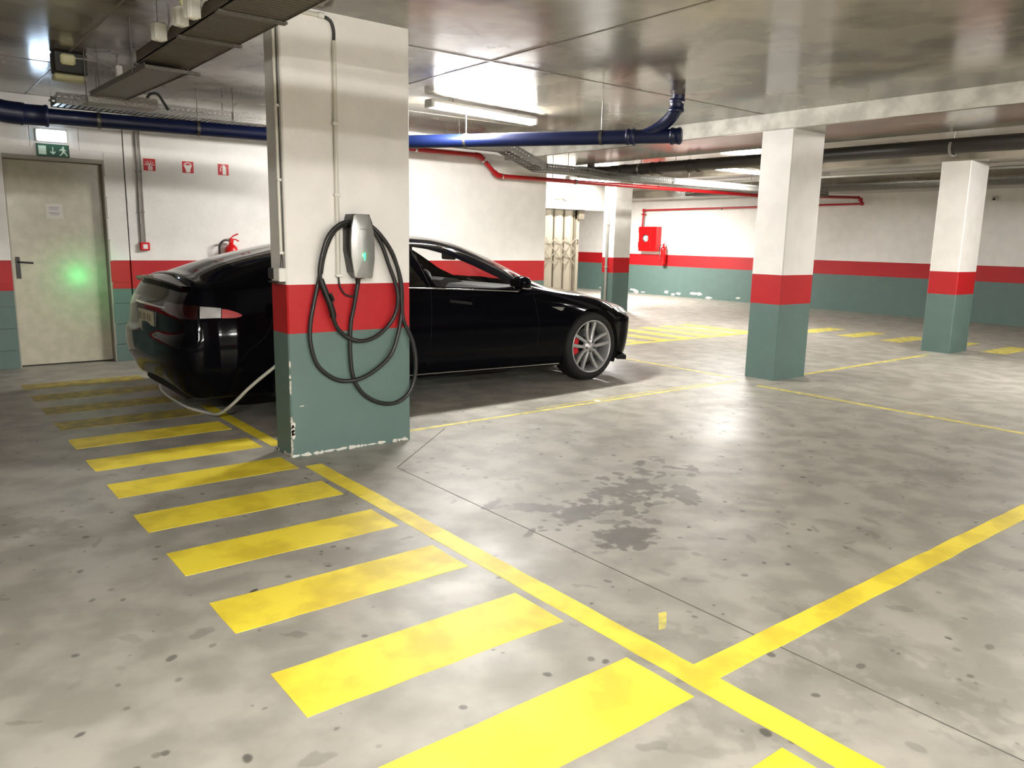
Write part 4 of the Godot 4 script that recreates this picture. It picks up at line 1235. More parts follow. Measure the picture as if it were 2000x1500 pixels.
const Y_TOP := [[0.30, 1.105], [0.55, 1.195], [0.85, 1.275], [1.15, 1.34], [1.55, 1.405], [2.0, 1.438], [2.4, 1.432], [2.7, 1.395], [3.0, 1.31], [3.3, 1.19], [3.55, 1.065], [3.72, 0.985], [3.9, 0.945], [4.12, 0.912], [4.4, 0.858], [4.55, 0.815]]
const Y_RAIL := [[0.30, 1.035], [0.55, 1.10], [0.85, 1.195], [1.2, 1.275], [1.6, 1.335], [2.05, 1.370], [2.35, 1.355], [2.65, 1.285], [2.9, 1.19], [3.12, 1.085], [3.32, 0.985], [3.5, 0.945], [3.8, 0.905], [4.1, 0.865], [4.4, 0.80], [4.55, 0.745]]
const Z_RAIL := [[0.30, 0.70], [0.55, 0.68], [0.85, 0.655], [1.2, 0.63], [1.6, 0.61], [2.0, 0.60], [2.4, 0.605], [2.7, 0.63], [2.95, 0.67], [3.15, 0.72], [3.35, 0.78], [3.55, 0.77], [3.8, 0.745], [4.1, 0.735], [4.4, 0.71], [4.55, 0.67]]
const Y_BELT := [[0.30, 0.985], [0.8, 1.02], [1.2, 1.018], [1.94, 0.995], [2.45, 0.973], [3.0, 0.945], [3.3, 0.925], [3.5, 0.905], [3.8, 0.868], [4.1, 0.825], [4.4, 0.755], [4.55, 0.70]]
const Z_BELT := [[0.30, 0.80], [0.6, 0.855], [1.0, 0.895], [1.5, 0.895], [2.0, 0.895], [2.9, 0.90], [3.4, 0.895], [3.8, 0.885], [4.1, 0.87], [4.4, 0.825], [4.55, 0.775]]
const Z_MID := [[0.30, 0.905], [0.5, 0.945], [0.8, 0.972], [1.1, 0.982], [1.6, 0.968], [2.4, 0.958], [3.3, 0.962], [3.9, 0.975], [4.15, 0.965], [4.4, 0.915], [4.55, 0.86]]
const Y_ROCK := [[0.30, 0.185], [0.55, 0.19], [0.8, 0.20], [1.4, 0.195], [3.6, 0.175], [4.1, 0.175], [4.4, 0.17], [4.55, 0.17]]
const Z_ROCK := [[0.30, 0.80], [0.6, 0.88], [1.0, 0.92], [1.6, 0.905], [2.4, 0.90], [3.4, 0.905], [4.0, 0.93], [4.3, 0.90], [4.55, 0.80]]

func section(u: float) -> Array:
	var yr := tab(Y_ROCK, u)
	var zr := tab(Z_ROCK, u)
	var zm := tab(Z_MID, u)
	var yb := tab(Y_BELT, u)
	var zb := tab(Z_BELT, u)
	var yl := tab(Y_RAIL, u)
	var zl := tab(Z_RAIL, u)
	var yt := tab(Y_TOP, u)
	var c := [Vector2(0, yr + 0.02), Vector2(zr * 0.6, yr + 0.01), Vector2(zr - 0.06, yr), Vector2(zr, yr + 0.035), Vector2(zm - 0.012, 0.40), Vector2(zm, 0.60), Vector2(lerpf(zm, zb, 0.45), lerpf(0.60, yb, 0.68)), Vector2(zb, yb), Vector2(lerpf(zb, zl, 0.47) + 0.016, lerpf(yb, yl, 0.5)), Vector2(zl, yl), Vector2(zl * 0.62, lerpf(yl, yt, 0.68)), Vector2(zl * 0.3, lerpf(yl, yt, 0.93)), Vector2(0, yt)]
	var out := []
	var sub := [3, 3, 2, 4, 4, 5, 5, 5, 5, 4, 4, 3]
	for i in c.size() - 1:
		var p0: Vector2 = c[maxi(i - 1, 0)]
		var p1: Vector2 = c[i]
		var p2: Vector2 = c[i + 1]
		var p3: Vector2 = c[mini(i + 2, c.size() - 1)]
		if i == 0: p0 = Vector2(-c[1].x, c[1].y)
		if i == c.size() - 2: p3 = Vector2(-c[i].x, c[i].y)
		for k in sub[i]:
			var t: float = float(k) / sub[i]
			var d1 := (p2 - p0) * 0.5
			var d2 := (p3 - p1) * 0.5
			# shorten tangents so that unequal spans do not overshoot
			var len_ := (p2 - p1).length()
			if d1.length() > len_: d1 = d1.normalized() * len_
			if d2.length() > len_: d2 = d2.normalized() * len_
			out.append(p1 * (1 + 2 * t) * (1 - t) * (1 - t) + d1 * t * (1 - t) * (1 - t) + p2 * t * t * (3 - 2 * t) - d2 * t * t * (1 - t))
	out.append(c[-1])
	return out

const CAR0 := -2.485    # u = 0 (tail) in the car's own x

# how far the tail face stands in from the bumper at height y
func tail_lean(y: float) -> float:
	return 0.07 * smoothstep(0.46, 0.20, y) + 0.045 * smoothstep(0.60, 0.67, y) + 0.095 * smoothstep(0.78, 1.05, y)

func car_grid() -> Array:
	var g := []
	var nc := 16
	var base := section(0.30)
	for i in nc:   # tail, from its middle outwards
		var th := PI * 0.5 * (1.0 - float(i) / nc)
		var t := pow(maxf(cos(th), 0.0), 2.0 / 4.2)
		if i == 0: t = 0.0
		var du := pow(sin(th), 2.0 / 4.2)
		var row := []
		for p in base:
			var y: float = 0.62 + (p.y - 0.62) * t
			var lean := tail_lean(y) * du
			row.append(Vector3(0.30 - 0.30 * du + lean + CAR0, y, p.x * t))
		g.append(row)
	var n := 130
	for i in n + 1:
		var u := lerpf(0.30, 4.55, float(i) / n)
		var row := []
		for p in section(u): row.append(Vector3(u + CAR0, p.y, p.x))
		g.append(row)
	base = section(4.55)
	for i in range(1, nc + 1):   # nose
		var th := PI * 0.5 * float(i) / nc
		var t := pow(maxf(cos(th), 0.0), 2.0 / 2.5)
		if i == nc: t = 0.0
		var du := pow(sin(th), 2.0 / 2.1)
		var row := []
		for p in base: row.append(Vector3(4.55 + 0.42 * du + CAR0, 0.47 + (p.y - 0.47) * t, p.x * t))
		g.append(row)
	return g

# split a triangle (positions with normals) by a convex outline; f maps a position to the outline's plane
func clip_tri(tri: Array, f: Callable, outline: PackedVector2Array) -> Array:
	var inside := [tri]
	var outside := []
	var n := outline.size()
	for e in n:
		var a := outline[e]
		var b := outline[(e + 1) % n]
		var d := b - a
		var nrm := Vector2(d.y, -d.x)
		var next := []
		for pl in inside:
			var pin := []
			var pout := []
			var m: int = pl.size()
			for i in m:
				var P = pl[i]
				var Q = pl[(i + 1) % m]
				var sp := (f.call(P[0]) as Vector2 - a).dot(nrm)
				var sq := (f.call(Q[0]) as Vector2 - a).dot(nrm)
				if sp <= 0.0: pin.append(P)
				else: pout.append(P)
				if (sp < 0.0 and sq > 0.0) or (sp > 0.0 and sq < 0.0):
					var t := sp / (sp - sq)
					var X := [P[0].lerp(Q[0], t), (P[1] as Vector3).lerp(Q[1], t)]
					pin.append(X)
					pout.append(X)
			if pin.size() > 2: next.append(pin)
			if pout.size() > 2: outside.append(pout)
		inside = next
		if inside.is_empty(): break
	return [inside, outside]

func ccw(pts: Array) -> PackedVector2Array:
	var p := PackedVector2Array(pts)
	var area := 0.0
	for i in p.size(): area += p[i].cross(p[(i + 1) % p.size()])
	if area < 0.0: p.reverse()
	return p

func emit(mb: MB, pl: Array) -> void:
	for i in range(1, pl.size() - 1):
		mb.trin(pl[0][0], pl[i][0], pl[i + 1][0], pl[0][1], pl[i][1], pl[i + 1][1])

func build_car() -> void:
	var t := thing("car", "black saloon car parked on charge behind the near pillar", "car", Vector3(1.53 + 2.485, 0, -6.68))
	var g := car_grid()
	var rows := g.size()
	var cols: int = g[0].size()
	var nrm := []
	for i in rows:
		var r := []
		for k in cols:
			var du: Vector3 = g[mini(i + 1, rows - 1)][k] - g[maxi(i - 1, 0)][k]
			var dv: Vector3
			if k == 0: dv = Vector3(0, 0, 1)
			elif k == cols - 1: dv = Vector3(0, 0, -1)
			else: dv = g[i][k + 1] - g[i][k - 1]
			var nn := du.cross(dv)
			if i == 0: nn = Vector3.LEFT
			elif i == rows - 1: nn = Vector3.RIGHT
			nn = nn.normalized()
			r.append(nn)
		nrm.append(r)
	# make normals point outwards (side of the car at mid height looks along +z)
	if nrm[rows / 2][cols / 2].z < 0.0:
		for i in range(1, rows - 1):
			for k in cols: nrm[i][k] = -nrm[i][k]
	var side := func(p: Vector3) -> Vector2: return Vector2(p.x - CAR0, p.y)
	var plan := func(p: Vector3) -> Vector2: return Vector2(p.x - CAR0, absf(p.z))
	var wrap := func(p: Vector3) -> Vector2: return Vector2(rad_to_deg(atan2(absf(p.z), 0.9 - (p.x - CAR0))) * 0.01, p.y)
	var arch := func(u: float) -> PackedVector2Array:
		var o := []
		for i in 36: o.append(Vector2(u + cos(TAU * i / 36) * 0.388, 0.352 + sin(TAU * i / 36) * 0.388))
		return ccw(o)
	# [target, projection, outline, test(centre)]; target "" is cut away
	var feats := [
		["", side, arch.call(1.08), func(c: Vector3) -> bool: return absf(c.z) > 0.58],
		["", side, arch.call(4.04), func(c: Vector3) -> bool: return absf(c.z) > 0.58],
		["front_window", side, ccw([Vector2(2.03, 1.322), Vector2(2.10, 1.328), Vector2(2.236, 1.31), Vector2(2.44, 1.262), Vector2(2.67, 1.174), Vector2(2.905, 1.069), Vector2(3.135, 0.960), Vector2(3.13, 0.953), Vector2(2.22, 0.992), Vector2(2.19, 0.998), Vector2(2.025, 1.312)]), func(c: Vector3) -> bool: return absf(c.z) > 0.5 and c.y > 0.94],
		["rear_window", side, ccw([Vector2(1.92, 1.318), Vector2(1.90, 1.326), Vector2(1.6, 1.302), Vector2(1.3, 1.245), Vector2(1.12, 1.185), Vector2(1.10, 1.17), Vector2(1.20, 1.035), Vector2(1.23, 1.03), Vector2(2.09, 0.998), Vector2(2.09, 1.005)]), func(c: Vector3) -> bool: return absf(c.z) > 0.5 and c.y > 0.96],
		["windscreen", plan, ccw([Vector2(2.72, -0.05), Vector2(2.73, 0.40), Vector2(2.80, 0.52), Vector2(3.20, 0.635), Vector2(3.42, 0.66), Vector2(3.56, 0.55), Vector2(3.68, 0.30), Vector2(3.71, -0.05)]), func(c: Vector3) -> bool: return c.y > 0.95],
		["roof_glass", plan, ccw([Vector2(1.82, -0.05), Vector2(1.84, 0.44), Vector2(1.90, 0.47), Vector2(2.58, 0.47), Vector2(2.64, 0.44), Vector2(2.66, -0.05)]), func(c: Vector3) -> bool: return c.y > 1.2],
		["rear_glass", plan, ccw([Vector2(0.55, -0.05), Vector2(0.58, 0.50), Vector2(0.64, 0.56), Vector2(1.62, 0.50), Vector2(1.68, 0.45), Vector2(1.70, -0.05)]), func(c: Vector3) -> bool: return c.y > 1.05],
		["tail_clear", wrap, ccw([Vector2(0.505, 0.887), Vector2(0.575, 0.872), Vector2(0.575, 0.802), Vector2(0.508, 0.802)]), func(c: Vector3) -> bool: return c.x - CAR0 < 0.75],
		["tail_tip", wrap, ccw([Vector2(0.578, 0.866), Vector2(0.60, 0.860), Vector2(0.635, 0.84), Vector2(0.655, 0.82), Vector2(0.65, 0.808), Vector2(0.63, 0.800), Vector2(0.578, 0.799)]), func(c: Vector3) -> bool: return c.x - CAR0 < 0.75],
		["tail_inner", wrap, ccw([Vector2(0.25, 0.895), Vector2(0.50, 0.893), Vector2(0.50, 0.795), Vector2(0.36, 0.80), Vector2(0.25, 0.845)]), func(c: Vector3) -> bool: return c.x - CAR0 < 0.75],
		["headlight", side, ccw([Vector2(4.40, 0.775), Vector2(4.47, 0.782), Vector2(4.60, 0.765), Vector2(4.76, 0.69), Vector2(4.80, 0.64), Vector2(4.77, 0.60), Vector2(4.66, 0.625), Vector2(4.52, 0.69)]), func(c: Vector3) -> bool: return absf(c.z) > 0.42],
		["grille", func(p: Vector3) -> Vector2: return Vector2(absf(p.z), p.y), ccw([Vector2(-0.05, 0.60), Vector2(0.30, 0.60), Vector2(0.36, 0.57), Vector2(0.30, 0.50), Vector2(-0.05, 0.49)]), func(c: Vector3) -> bool: return c.x - CAR0 > 4.7],
	]
	var boxes := []
	for f in feats:
		var r := Rect2(f[2][0], Vector2.ZERO)
		for p in f[2]: r = r.expand(p)
		boxes.append(r)
	var key := {"front_window": "clear_glass", "rear_window": "tinted_glass", "windscreen": "clear_glass", "roof_glass": "tinted_glass", "rear_glass": "tinted_glass", "tail_clear": "tail_clear", "tail_tip": "tail_red", "tail_inner": "tail_dark", "headlight": "headlamp", "grille": "underbody"}
	var out := {}
	var body := MB.new().use("car_paint")
	for mirror in [1.0, -1.0]:
		var fl := Vector3(1, 1, mirror)
		for i in rows - 1:
			for k in cols - 1:
				var q := []
				for c in [[i, k], [i + 1, k], [i + 1, k + 1], [i, k + 1]]: q.append([g[c[0]][c[1]] * fl, nrm[c[0]][c[1]] * fl])
				for tr in [[q[0], q[1], q[2]], [q[0], q[2], q[3]]]:
					var polys := [tr]
					var cen: Vector3 = (tr[0][0] + tr[1][0] + tr[2][0]) / 3.0
					for fi in feats.size():
						var f = feats[fi]
						if not f[3].call(cen): continue
						var r := Rect2(f[1].call(tr[0][0]), Vector2.ZERO).expand(f[1].call(tr[1][0])).expand(f[1].call(tr[2][0]))
						if not boxes[fi].grow(0.0005).intersects(r, true): continue
						var rest := []
						for pl in polys:
							var cut := clip_tri(pl, f[1], f[2])
							rest.append_array(cut[1])
							if f[0] != "":
								var nm: String = f[0]
								if nm.ends_with("window") or nm == "headlight" or nm.begins_with("tail"): nm += "|%d" % int(mirror)
								if not out.has(nm): out[nm] = MB.new().use(key[f[0]])
								for pin in cut[0]: emit(out[nm], pin)
						polys = rest
					for pl in polys: emit(body, pl)
	var bo := obj("body", body, t)
	var names := {"front_window": "side_window", "rear_window": "side_window", "windscreen": "windscreen", "roof_glass": "roof_glass", "rear_glass": "rear_window", "tail_clear": "reversing_light", "tail_tip": "tail_light", "tail_inner": "tail_light", "headlight": "headlight", "grille": "grille"}
	for nm in out:
		obj(names[nm.split("|")[0]], out[nm], t)
	# point on the skin: side surface at (u, y)
	var skin := func(u: float, y: float) -> float:
		var s := section(u)
		for k in range(12, s.size() - 1):
			if s[k].y <= y and s[k + 1].y > y:
				return lerpf(s[k].x, s[k + 1].x, (y - s[k].y) / (s[k + 1].y - s[k].y))
		return s[20].x
	for s in [1.0, -1.0]:
		# bright strips along the window sill and the rocker
		var a := []
		var b := []
		var c := []
		for i in 24:
			var u := lerpf(1.15, 3.14, i / 23.0)
			var y := tab(Y_BELT, u) - 0.008
			a.append(Vector3(u + CAR0, y, s * (skin.call(u, y) + 0.002)))
			var v := lerpf(1.55, 3.60, i / 23.0)
			var y2 := lerpf(0.252, 0.212, i / 23.0)
			b.append(Vector3(v + CAR0, y2, s * (skin.call(v, y2) + 0.003)))
			var w := lerpf(1.10, 3.05, i / 23.0)
			var y3 := tab(Y_RAIL, w) - 0.012
			c.append(Vector3(w + CAR0, y3, s * (skin.call(w, y3) + 0.002)))
		obj("sill_trim", MB.new().use("chrome").tube(a, 0.006, 8), t)
		obj("rocker_trim", MB.new().use("chrome").tube(b, 0.0065, 8), t)
		obj("roof_trim", MB.new().use("chrome").tube(c, 0.004, 8), t)
		for u in [1.40, 2.31]:
			var y: float = 0.882 if u < 2 else 0.868
			var hb := MB.new().use("alloy_dark")
			var pts := []
			for i in 7:
				var v: float = u + 0.235 * i / 6.0
				var yy: float = y - 0.005 * i
				pts.append(Vector3(v + CAR0, yy, s * (skin.call(v, yy) + 0.001)))
			for d in [-0.006, 0.006]:
				var p2 := []
				for p in pts: p2.append(p + Vector3(0, d, 0))
				hb.tube(p2, 0.0075, 8)
			obj("door_handle", hb, t)
		# small bright side repeater ahead of the door
		var z0: float = skin.call(3.55, 0.76) + 0.003
		var rp := MB.new().use("chrome")
		rp.extrude([Vector2(3.48 + CAR0, 0.778), Vector2(3.655 + CAR0, 0.766), Vector2(3.625 + CAR0, 0.735), Vector2(3.60 + CAR0, 0.735)], Vector3(0, 0, s * (z0 - 0.006)), Vector3.RIGHT, Vector3.UP, Vector3(0, 0, s * 0.009))
		obj("side_repeater", rp, t)
		# door mirror: arm, shell, bright lower edge
		var mm := MB.new().use("car_paint")
		mm.group = 2
		var mc := Vector3(3.05 + CAR0, 1.02, s * 1.015)
		var NR := 10
		var NS := 18
		for i in NR:
			for k in NS:
				var P := func(ii: int, kk: int) -> Vector3:
					var th := PI * ii / NR
					var ph := TAU * kk / NS
					var v := Vector3(-cos(th), sin(th) * cos(ph), sin(th) * sin(ph))
					v = Vector3(signf(v.x) * pow(absf(v.x), 0.6), signf(v.y) * pow(absf(v.y), 0.75), signf(v.z) * pow(absf(v.z), 0.75))
					var taper := 1.0 - 0.25 * clampf(v.x, 0, 1)
					return mc + Vector3(v.x * 0.075, v.y * 0.062 * taper, v.z * 0.105 * taper)
				var A: Vector3 = P.call(i, k)
				var B: Vector3 = P.call(i + 1, k)
				var C: Vector3 = P.call(i + 1, k + 1)
				var D: Vector3 = P.call(i, k + 1)
				mm.quad(A, B, C, D, (A + C) * 0.5 - mc)
		mm.tube([Vector3(3.10 + CAR0, 0.965, s * 0.99), Vector3(3.13 + CAR0, 0.945, s * 0.90)], [0.03, 0.036], 10)
		var mo := obj("door_mirror", mm, t)
		obj("mirror_glass", MB.new().use("tinted_glass").box(Vector3(2.971 + CAR0, 0.985, s * 1.015 - 0.075), Vector3(2.977 + CAR0, 1.055, s * 1.015 + 0.075), 0.002), mo)
		obj("mirror_trim", MB.new().use("chrome").tube(curve([mc + Vector3(-0.06, -0.045, s * 0.085), mc + Vector3(0.02, -0.050, s * 0.095), mc + Vector3(0.075, -0.04, s * 0.06)], 0.02), 0.007, 8), mo)
		# door shut lines
		for L in [[[2.06, 1.33], [2.13, 0.99], [2.10, 0.60], [2.07, 0.27]], [[3.28, 0.90], [3.32, 0.62], [3.30, 0.27]]]:
			var pts := []
			for i in L.size() - 1:
				for k in 8:
					var u: float = lerpf(L[i][0], L[i + 1][0], k / 8.0)
					var y: float = lerpf(L[i][1], L[i + 1][1], k / 8.0)
					pts.append(Vector3(u + CAR0, y, s * (skin.call(u, y) - 0.001)))
			obj("door_seam", MB.new().use("underbody").tube(pts, 0.0025, 5, false), t)
		# arch liners
		for u in [1.08, 4.04]:
			var al := MB.new().use("underbody")
			al.group = 4
			for i in 20:
				var a0 := PI * (-0.16 + 1.32 * i / 20.0)
				var a1 := PI * (-0.16 + 1.32 * (i + 1) / 20.0)
				var p0 := Vector3(u + CAR0 + cos(a0) * 0.389, 0.352 + sin(a0) * 0.389, 0)
				var p1 := Vector3(u + CAR0 + cos(a1) * 0.389, 0.352 + sin(a1) * 0.389, 0)
				var z1 := Vector3(0, 0, s * 0.94)
				var z2 := Vector3(0, 0, s * 0.56)
				al.quad(p0 + z1, p1 + z1, p1 + z2, p0 + z2, Vector3(u + CAR0, 0.352, 0) - p0)
				al.tri(p0 + z2, p1 + z2, Vector3(u + CAR0, 0.352, s * 0.56), Vector3(0, 0, s))
			obj("arch_liner", al, t)
	# tail lip, diffuser, number plate, bright bar
	var lip := MB.new().use("car_paint")
	var up := []
	for i in 21:
		var f := i / 10.0 - 1.0
		up.append(Vector3(0.055 + 0.075 * f * f + CAR0, 1.070 - 0.045 * f * f, f * 0.665))
	for i in 20:
		var a: Vector3 = up[i]
		var b: Vector3 = up[i + 1]
		var fj := (i - 9.5) / 10.0
		var fw := Vector3(0.17, 0.018 - 0.03 * fj * fj, 0)
		var dn := Vector3(0.012, -0.018, 0)
		lip.group = 1
		lip.quad(a, b, b + fw, a + fw, Vector3.UP)
		lip.group = 2
		lip.quad(a, b, b + dn, a + dn, Vector3.LEFT)
		lip.group = 3
		lip.quad(a + dn, b + dn, b + fw - Vector3(0, 0.05, 0), a + fw - Vector3(0, 0.05, 0), Vector3.DOWN)
	obj("tail_lip", lip, t)
	obj("number_plate", plate_mesh(), t)
	obj("boot_trim", MB.new().use("chrome").tube(curve([Vector3(0.080 + CAR0, 0.845, -0.46), Vector3(0.056 + CAR0, 0.850, -0.25), Vector3(0.050 + CAR0, 0.851, 0), Vector3(0.056 + CAR0, 0.850, 0.25), Vector3(0.080 + CAR0, 0.845, 0.46)], 0.04), 0.011, 8), t)
	var df := MB.new().use("underbody")
	df.box(Vector3(0.14 + CAR0, 0.155, -0.55), Vector3(0.75 + CAR0, 0.30, 0.55), 0.03)
	obj("diffuser", df, t)
	obj("underbody", MB.new().use("underbody").box(Vector3(0.5 + CAR0, 0.15, -0.56), Vector3(4.62 + CAR0, 0.23, 0.56), 0.02), t)
	var fl2 := []
	for i in 13:
		var f := i / 6.0 - 1.0
		fl2.append(Vector3(4.90 - 0.30 * pow(absf(f), 2.2) + CAR0, 0.185, f * 0.84))
	var fb := MB.new().use("underbody")
	for i in 12:
		beam(fb, fl2[i], fl2[i + 1], 0.05, 0.022)
	obj("front_lip", fb, t)
	# cabin
	obj("cabin_floor", MB.new().use("cabin").box(Vector3(1.0 + CAR0, 0.24, -0.70), Vector3(3.5 + CAR0, 0.34, 0.70), 0.02), t)
	for s in [-0.37, 0.37]:
		var st := MB.new().use("seat_leather")
		st.box(Vector3(2.22 + CAR0, 0.40, s - 0.25), Vector3(2.78 + CAR0, 0.62, s + 0.25), 0.06)
		var so := obj("seat", st, t)
		var bk := MB.new().use("seat_leather")
		bk.extrude([Vector2(2.22, 0.56), Vector2(2.42, 0.56), Vector2(2.40, 0.80), Vector2(2.315, 1.06), Vector2(2.26, 1.12), Vector2(2.16, 1.12), Vector2(2.14, 1.06)], Vector3(CAR0, 0, s - 0.24), Vector3.RIGHT, Vector3.UP, Vector3(0, 0, 0.48))
		obj("backrest", bk, so)
		var hr := MB.new().use("seat_leather")
		hr.extrude([Vector2(2.13, 1.08), Vector2(2.23, 1.08), Vector2(2.25, 1.17), Vector2(2.22, 1.26), Vector2(2.14, 1.27), Vector2(2.11, 1.18)], Vector3(CAR0, 0, s - 0.14), Vector3.RIGHT, Vector3.UP, Vector3(0, 0, 0.28))
		obj("headrest", hr, so)
	var rb := MB.new().use("seat_leather")
	rb.box(Vector3(1.15 + CAR0, 0.40, -0.62), Vector3(1.62 + CAR0, 0.60, 0.62), 0.06)
	rb.box(Vector3(0.98 + CAR0, 0.50, -0.62), Vector3(1.18 + CAR0, 1.02, 0.62), 0.06)
	obj("rear_bench", rb, t)
	var ds := MB.new().use("cabin")
	ds.extrude([Vector2(2.98, 0.45), Vector2(2.94, 0.88), Vector2(3.02, 0.955), Vector2(3.25, 0.965), Vector2(3.60, 0.945), Vector2(3.62, 0.45)], Vector3(CAR0, 0, -0.70), Vector3.RIGHT, Vector3.UP, Vector3(0, 0, 1.40))
	ds.extrude([Vector2(2.92, 0.90), Vector2(2.93, 0.985), Vector2(2.98, 1.01), Vector2(3.12, 1.0), Vector2(3.22, 0.955), Vector2(3.0, 0.90)], Vector3(CAR0, 0, -0.58), Vector3.RIGHT, Vector3.UP, Vector3(0, 0, 0.42))
	obj("dashboard", ds, t)
	var sw := []
	for i in 25:
		var a := TAU * i / 24.0
		sw.append(Vector3(2.80 + CAR0 + sin(a) * 0.06, 0.90 + sin(a) * 0.175, -0.37 + cos(a) * 0.185))
	obj("steering_wheel", MB.new().use("cabin").tube(sw, 0.016, 8), t)
	var im := MB.new().use("cabin")
	im.box(Vector3(2.90 + CAR0, 1.20, -0.12), Vector3(2.93 + CAR0, 1.275, 0.12), 0.012)
	im.tube([Vector3(2.93 + CAR0, 1.24, 0), Vector3(2.97 + CAR0, 1.31, 0)], 0.014, 8)
	obj("interior_mirror", im, t)
	# wheels
	for u in [1.08, 4.04]:
		for s in [1.0, -1.0]: wheel(t, Vector3(u + CAR0, 0.352, s * 0.955), s, -1.0 if u > 2 else 1.0)
	# charge port at the left tail lamp, its ring glowing green
	obj("charge_port", MB.new().use("port_glow").lathe([Vector2(0.0, 0.0), Vector2(0.016, 0.0), Vector2(0.016, 0.0), Vector2(0.016, 0.006), Vector2(0.0, 0.008)], Vector3(0.36 + CAR0, 0.855, -0.945), Vector3(-0.25, 0.1, -1).normalized(), 14), t)
	var pl := SpotLight3D.new()
	pl.name = "port_light"
	pl.light_color = Color(0.10, 1.0, 0.50)
	pl.light_energy = 0.32
	pl.light_size = 0.02
	pl.spot_range = 6.0
	pl.spot_attenuation = 2.0
	pl.spot_angle = 20.0
	pl.spot_angle_attenuation = 1.0
	pl.shadow_enabled = true
	pl.position = Vector3(0.35 + CAR0, 0.858, -0.985)
	pl.rotation = Vector3(0.0, 0.13, 0.0)
	t.add_child(pl)

func plate_mesh() -> MB:
	var mb := MB.new()
	var u := tail_lean(0.745) + CAR0
	mb.use("black_plastic").box(Vector3(u - 0.014, 0.69, -0.265), Vector3(u + 0.02, 0.81, 0.265), 0.003)
	mb.use("plate").quad(Vector3(u - 0.0146, 0.694, -0.26), Vector3(u - 0.0146, 0.694, 0.26), Vector3(u - 0.0146, 0.806, 0.26), Vector3(u - 0.0146, 0.806, -0.26), Vector3.LEFT, true)
	return mb

func wheel(car: Node3D, c: Vector3, s: float, cal: float) -> void:
	# c is the middle of the outer face; s the outward side
	var ax := Vector3(0, 0, s)
	var R := 0.352
	var ty := MB.new().use("tyre")
	ty.lathe([Vector2(0.262, -0.235), Vector2(0.32, -0.245), Vector2(0.345, -0.225), Vector2(R, -0.19), Vector2(R, -0.055), Vector2(0.345, -0.022), Vector2(0.325, -0.002), Vector2(0.290, 0.004), Vector2(0.268, -0.004), Vector2(0.262, -0.02)], Vector3.ZERO, ax, 48)
	var w := obj("wheel", ty, car, c)
	var rim := MB.new().use("alloy")
	rim.lathe([Vector2(0.263, -0.225), Vector2(0.245, -0.21), Vector2(0.235, -0.12), Vector2(0.240, -0.045), Vector2(0.252, -0.016), Vector2(0.256, -0.002), Vector2(0.266, 0.003), Vector2(0.271, -0.002), Vector2(0.270, -0.012)], Vector3.ZERO, ax, 48)
	obj("rim", rim, w)
	var hub := MB.new().use("alloy")
	hub.lathe([Vector2(0.075, -0.06), Vector2(0.070, -0.032), Vector2(0.055, -0.024), Vector2(0.034, -0.020), Vector2(0.032, -0.015), Vector2(0.0, -0.013)], Vector3.ZERO, ax, 24)
	obj("hub", hub, w)
	for i in 5:
		var a0 := TAU * i / 5.0 + 0.31
		for sd in [-1.0, 1.0]:
			var mb := MB.new().use("alloy")
			mb.group = 1
			var prev := []
			for k in 9:
				var f := k / 8.0
				var r := lerpf(0.045, 0.250, f)
				var a: float = a0 + sd * lerpf(0.46, 0.205, pow(f, 0.45))
				var half := lerpf(0.0125, 0.0175, f) + 0.002 * sin(f * PI)
				var zz := lerpf(-0.026, -0.010, f) - 0.010 * sin(f * PI)
				var dir := Vector3(cos(a), sin(a), 0)
				var tn := Vector3(-sin(a), cos(a), 0)
				var p := dir * r
				var ring := [p - tn * half + ax * (zz - 0.034), p - tn * half + ax * (zz - 0.006), p - tn * half * 0.55 + ax * zz, p + tn * half * 0.55 + ax * zz, p + tn * half + ax * (zz - 0.006), p + tn * half + ax * (zz - 0.034)]
				if k > 0:
					for m in 5:
						var mid: Vector3 = (ring[m] + ring[m + 1]) * 0.5 - p - ax * (zz - 0.02)
						mb.group = m + 1
						mb.quad(prev[m], prev[m + 1], ring[m + 1], ring[m], mid)
				prev = ring
			obj("spoke", mb, w)
		var la := a0 + PI / 5.0
		obj("wheel_nut", MB.new().use("alloy_dark").lathe([Vector2(0.011, -0.03), Vector2(0.011, -0.021), Vector2(0.0, -0.019)], Vector3(cos(la) * 0.052, sin(la) * 0.052, 0), ax, 8), w)
	var dc := MB.new().use("disc_steel")
	dc.lathe([Vector2(0.09, -0.115), Vector2(0.09, -0.10), Vector2(0.09, -0.10), Vector2(0.18, -0.10), Vector2(0.18, -0.10), Vector2(0.18, -0.125)], Vector3.ZERO, ax, 36)
	obj("brake_disc", dc, w)
	obj("inner_barrel", MB.new().use("underbody").lathe([Vector2(0.0, -0.16), Vector2(0.236, -0.16)], Vector3.ZERO, ax, 30), w)
	var cp := MB.new().use("caliper_red")
	var a1 := 0.0 if cal > 0 else PI
	var pts := []
	for k in 9:
		var a := a1 - 0.1 + lerpf(-0.50, 0.50, k / 8.0)
		pts.append(Vector2(cos(a) * 0.222, sin(a) * 0.222))
	for k in 9:
		var a := a1 - 0.1 + lerpf(0.50, -0.50, k / 8.0)
		pts.append(Vector2(cos(a) * 0.145, sin(a) * 0.145))
	cp.extrude(pts, ax * -0.13, Vector3.RIGHT, Vector3.UP, ax * 0.07)
	obj("brake_caliper", cp, w)

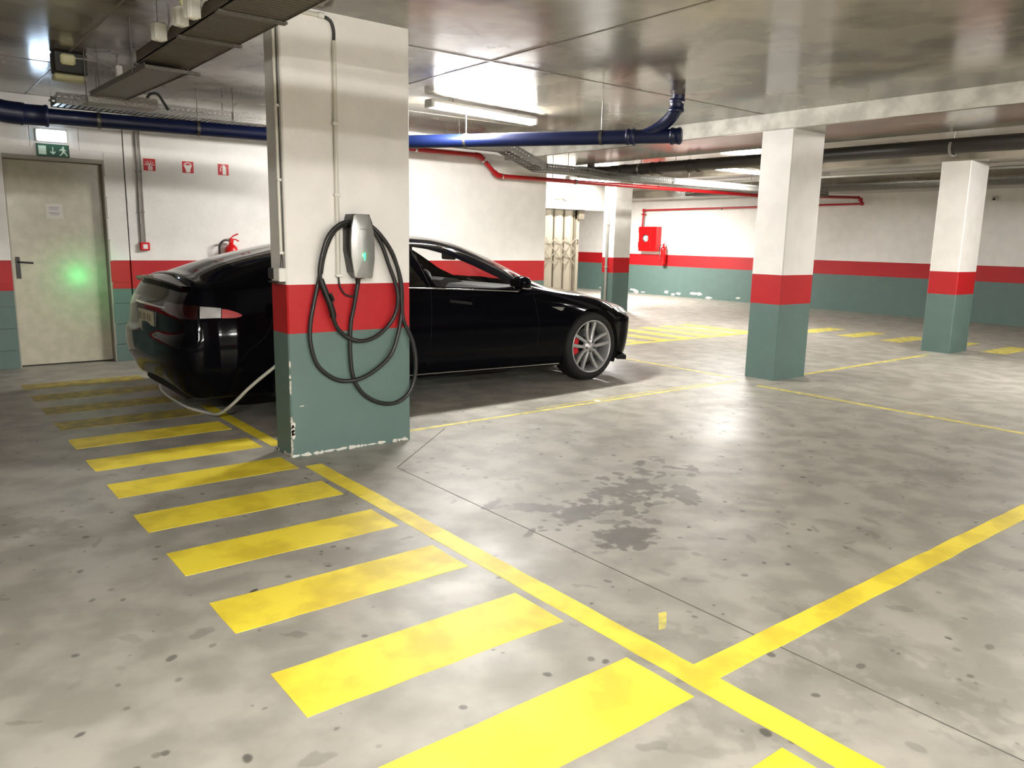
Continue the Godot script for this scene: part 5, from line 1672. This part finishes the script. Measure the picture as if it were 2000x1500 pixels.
# ------------------------------------------------------------------ scene
func _ready() -> void:
	var cam := Camera3D.new()
	cam.name = "camera"
	cam.position = Vector3(0, 1.4, 0)
	cam.basis = Basis.from_euler(Vector3(deg_to_rad(-10.376), deg_to_rad(-38.390), deg_to_rad(1.1605)), EULER_ORDER_YXZ)
	cam.fov = 52.268
	cam.near = 0.05
	cam.far = 100.0
	cam.current = true
	add_child(cam)
	var env := Environment.new()
	env.background_mode = Environment.BG_COLOR
	env.background_color = Color(0, 0, 0)
	env.tonemap_mode = Environment.TONE_MAPPER_LINEAR
	env.tonemap_exposure = 1.66
	env.sdfgi_enabled = true
	env.ssao_enabled = true
	env.ssil_enabled = true
	var we := WorldEnvironment.new()
	we.name = "environment"
	we.environment = env
	add_child(we)
	build_materials()
	# the lamps: position, length, power
	# place, length, power of the light below, glow of the diffuser, turn, label
	var lamps := [
		[Vector3(4.87, 2.63, -6.68), 1.42, 1.2, 290.0, 0.12, "glowing ceiling batten above the parked car, right of the near pillar"],
		[Vector3(10.9, 2.55, -7.9), 1.4, 1.0, 200.0, 0.0, "glowing ceiling batten below the dark drain pipe, left of the middle pillar"],
		[Vector3(10.8, 2.55, -11.3), 1.2, 3.0, 60.0, 0.0, "glowing ceiling batten beside the rear pillar, low behind the dark drain pipe"],
		[Vector3(13.9, 2.60, -14.2), 1.2, 34.0, 80.0, PI / 2, "ceiling batten before the far wall near the hose cabinet"],
		[Vector3(-0.4, 2.425, 0.6), 1.5, 6.0, 320.0, 0.0, "ceiling batten over the crossing stripes near the viewer"],
		[Vector3(9.8, 2.62, -2.2), 1.5, 1.0, 200.0, 0.0, "ceiling batten over the empty bays at the right"],
		[Vector3(1.5, 2.55, 4.6), 1.5, 34.0, 300.0, 0.0, "left ceiling batten over the aisle behind the viewer"],
		[Vector3(5.4, 2.55, 4.6), 1.5, 12.0, 160.0, 0.0, "right ceiling batten over the aisle behind the viewer"],
	]
	for l in lamps: batten(l[0], l[1], l[2], l[3], l[5], l[4])

	build_shell()
	pillar(1.91, -4.91, 2.785, -4.66, CEIL, "wide near pillar carrying the wall charger, white over a red and a green band", 16, 3)
	pillar(7.214, -5.03, 7.785, -4.66, LOW, "square middle pillar standing free right of the car", 0, 4)
	pillar(11.26, -5.0, 11.82, -4.62, LOW, "square pillar at the far right, its top behind the dark drain pipe", 0, 5)
	pillar(11.50, -11.63, 11.985, -11.31, LOW, "rear pillar with a grey conduit beside the folding gate", 0, 6)
	build_services()
	build_back_wall()
	build_charger()
	build_car()
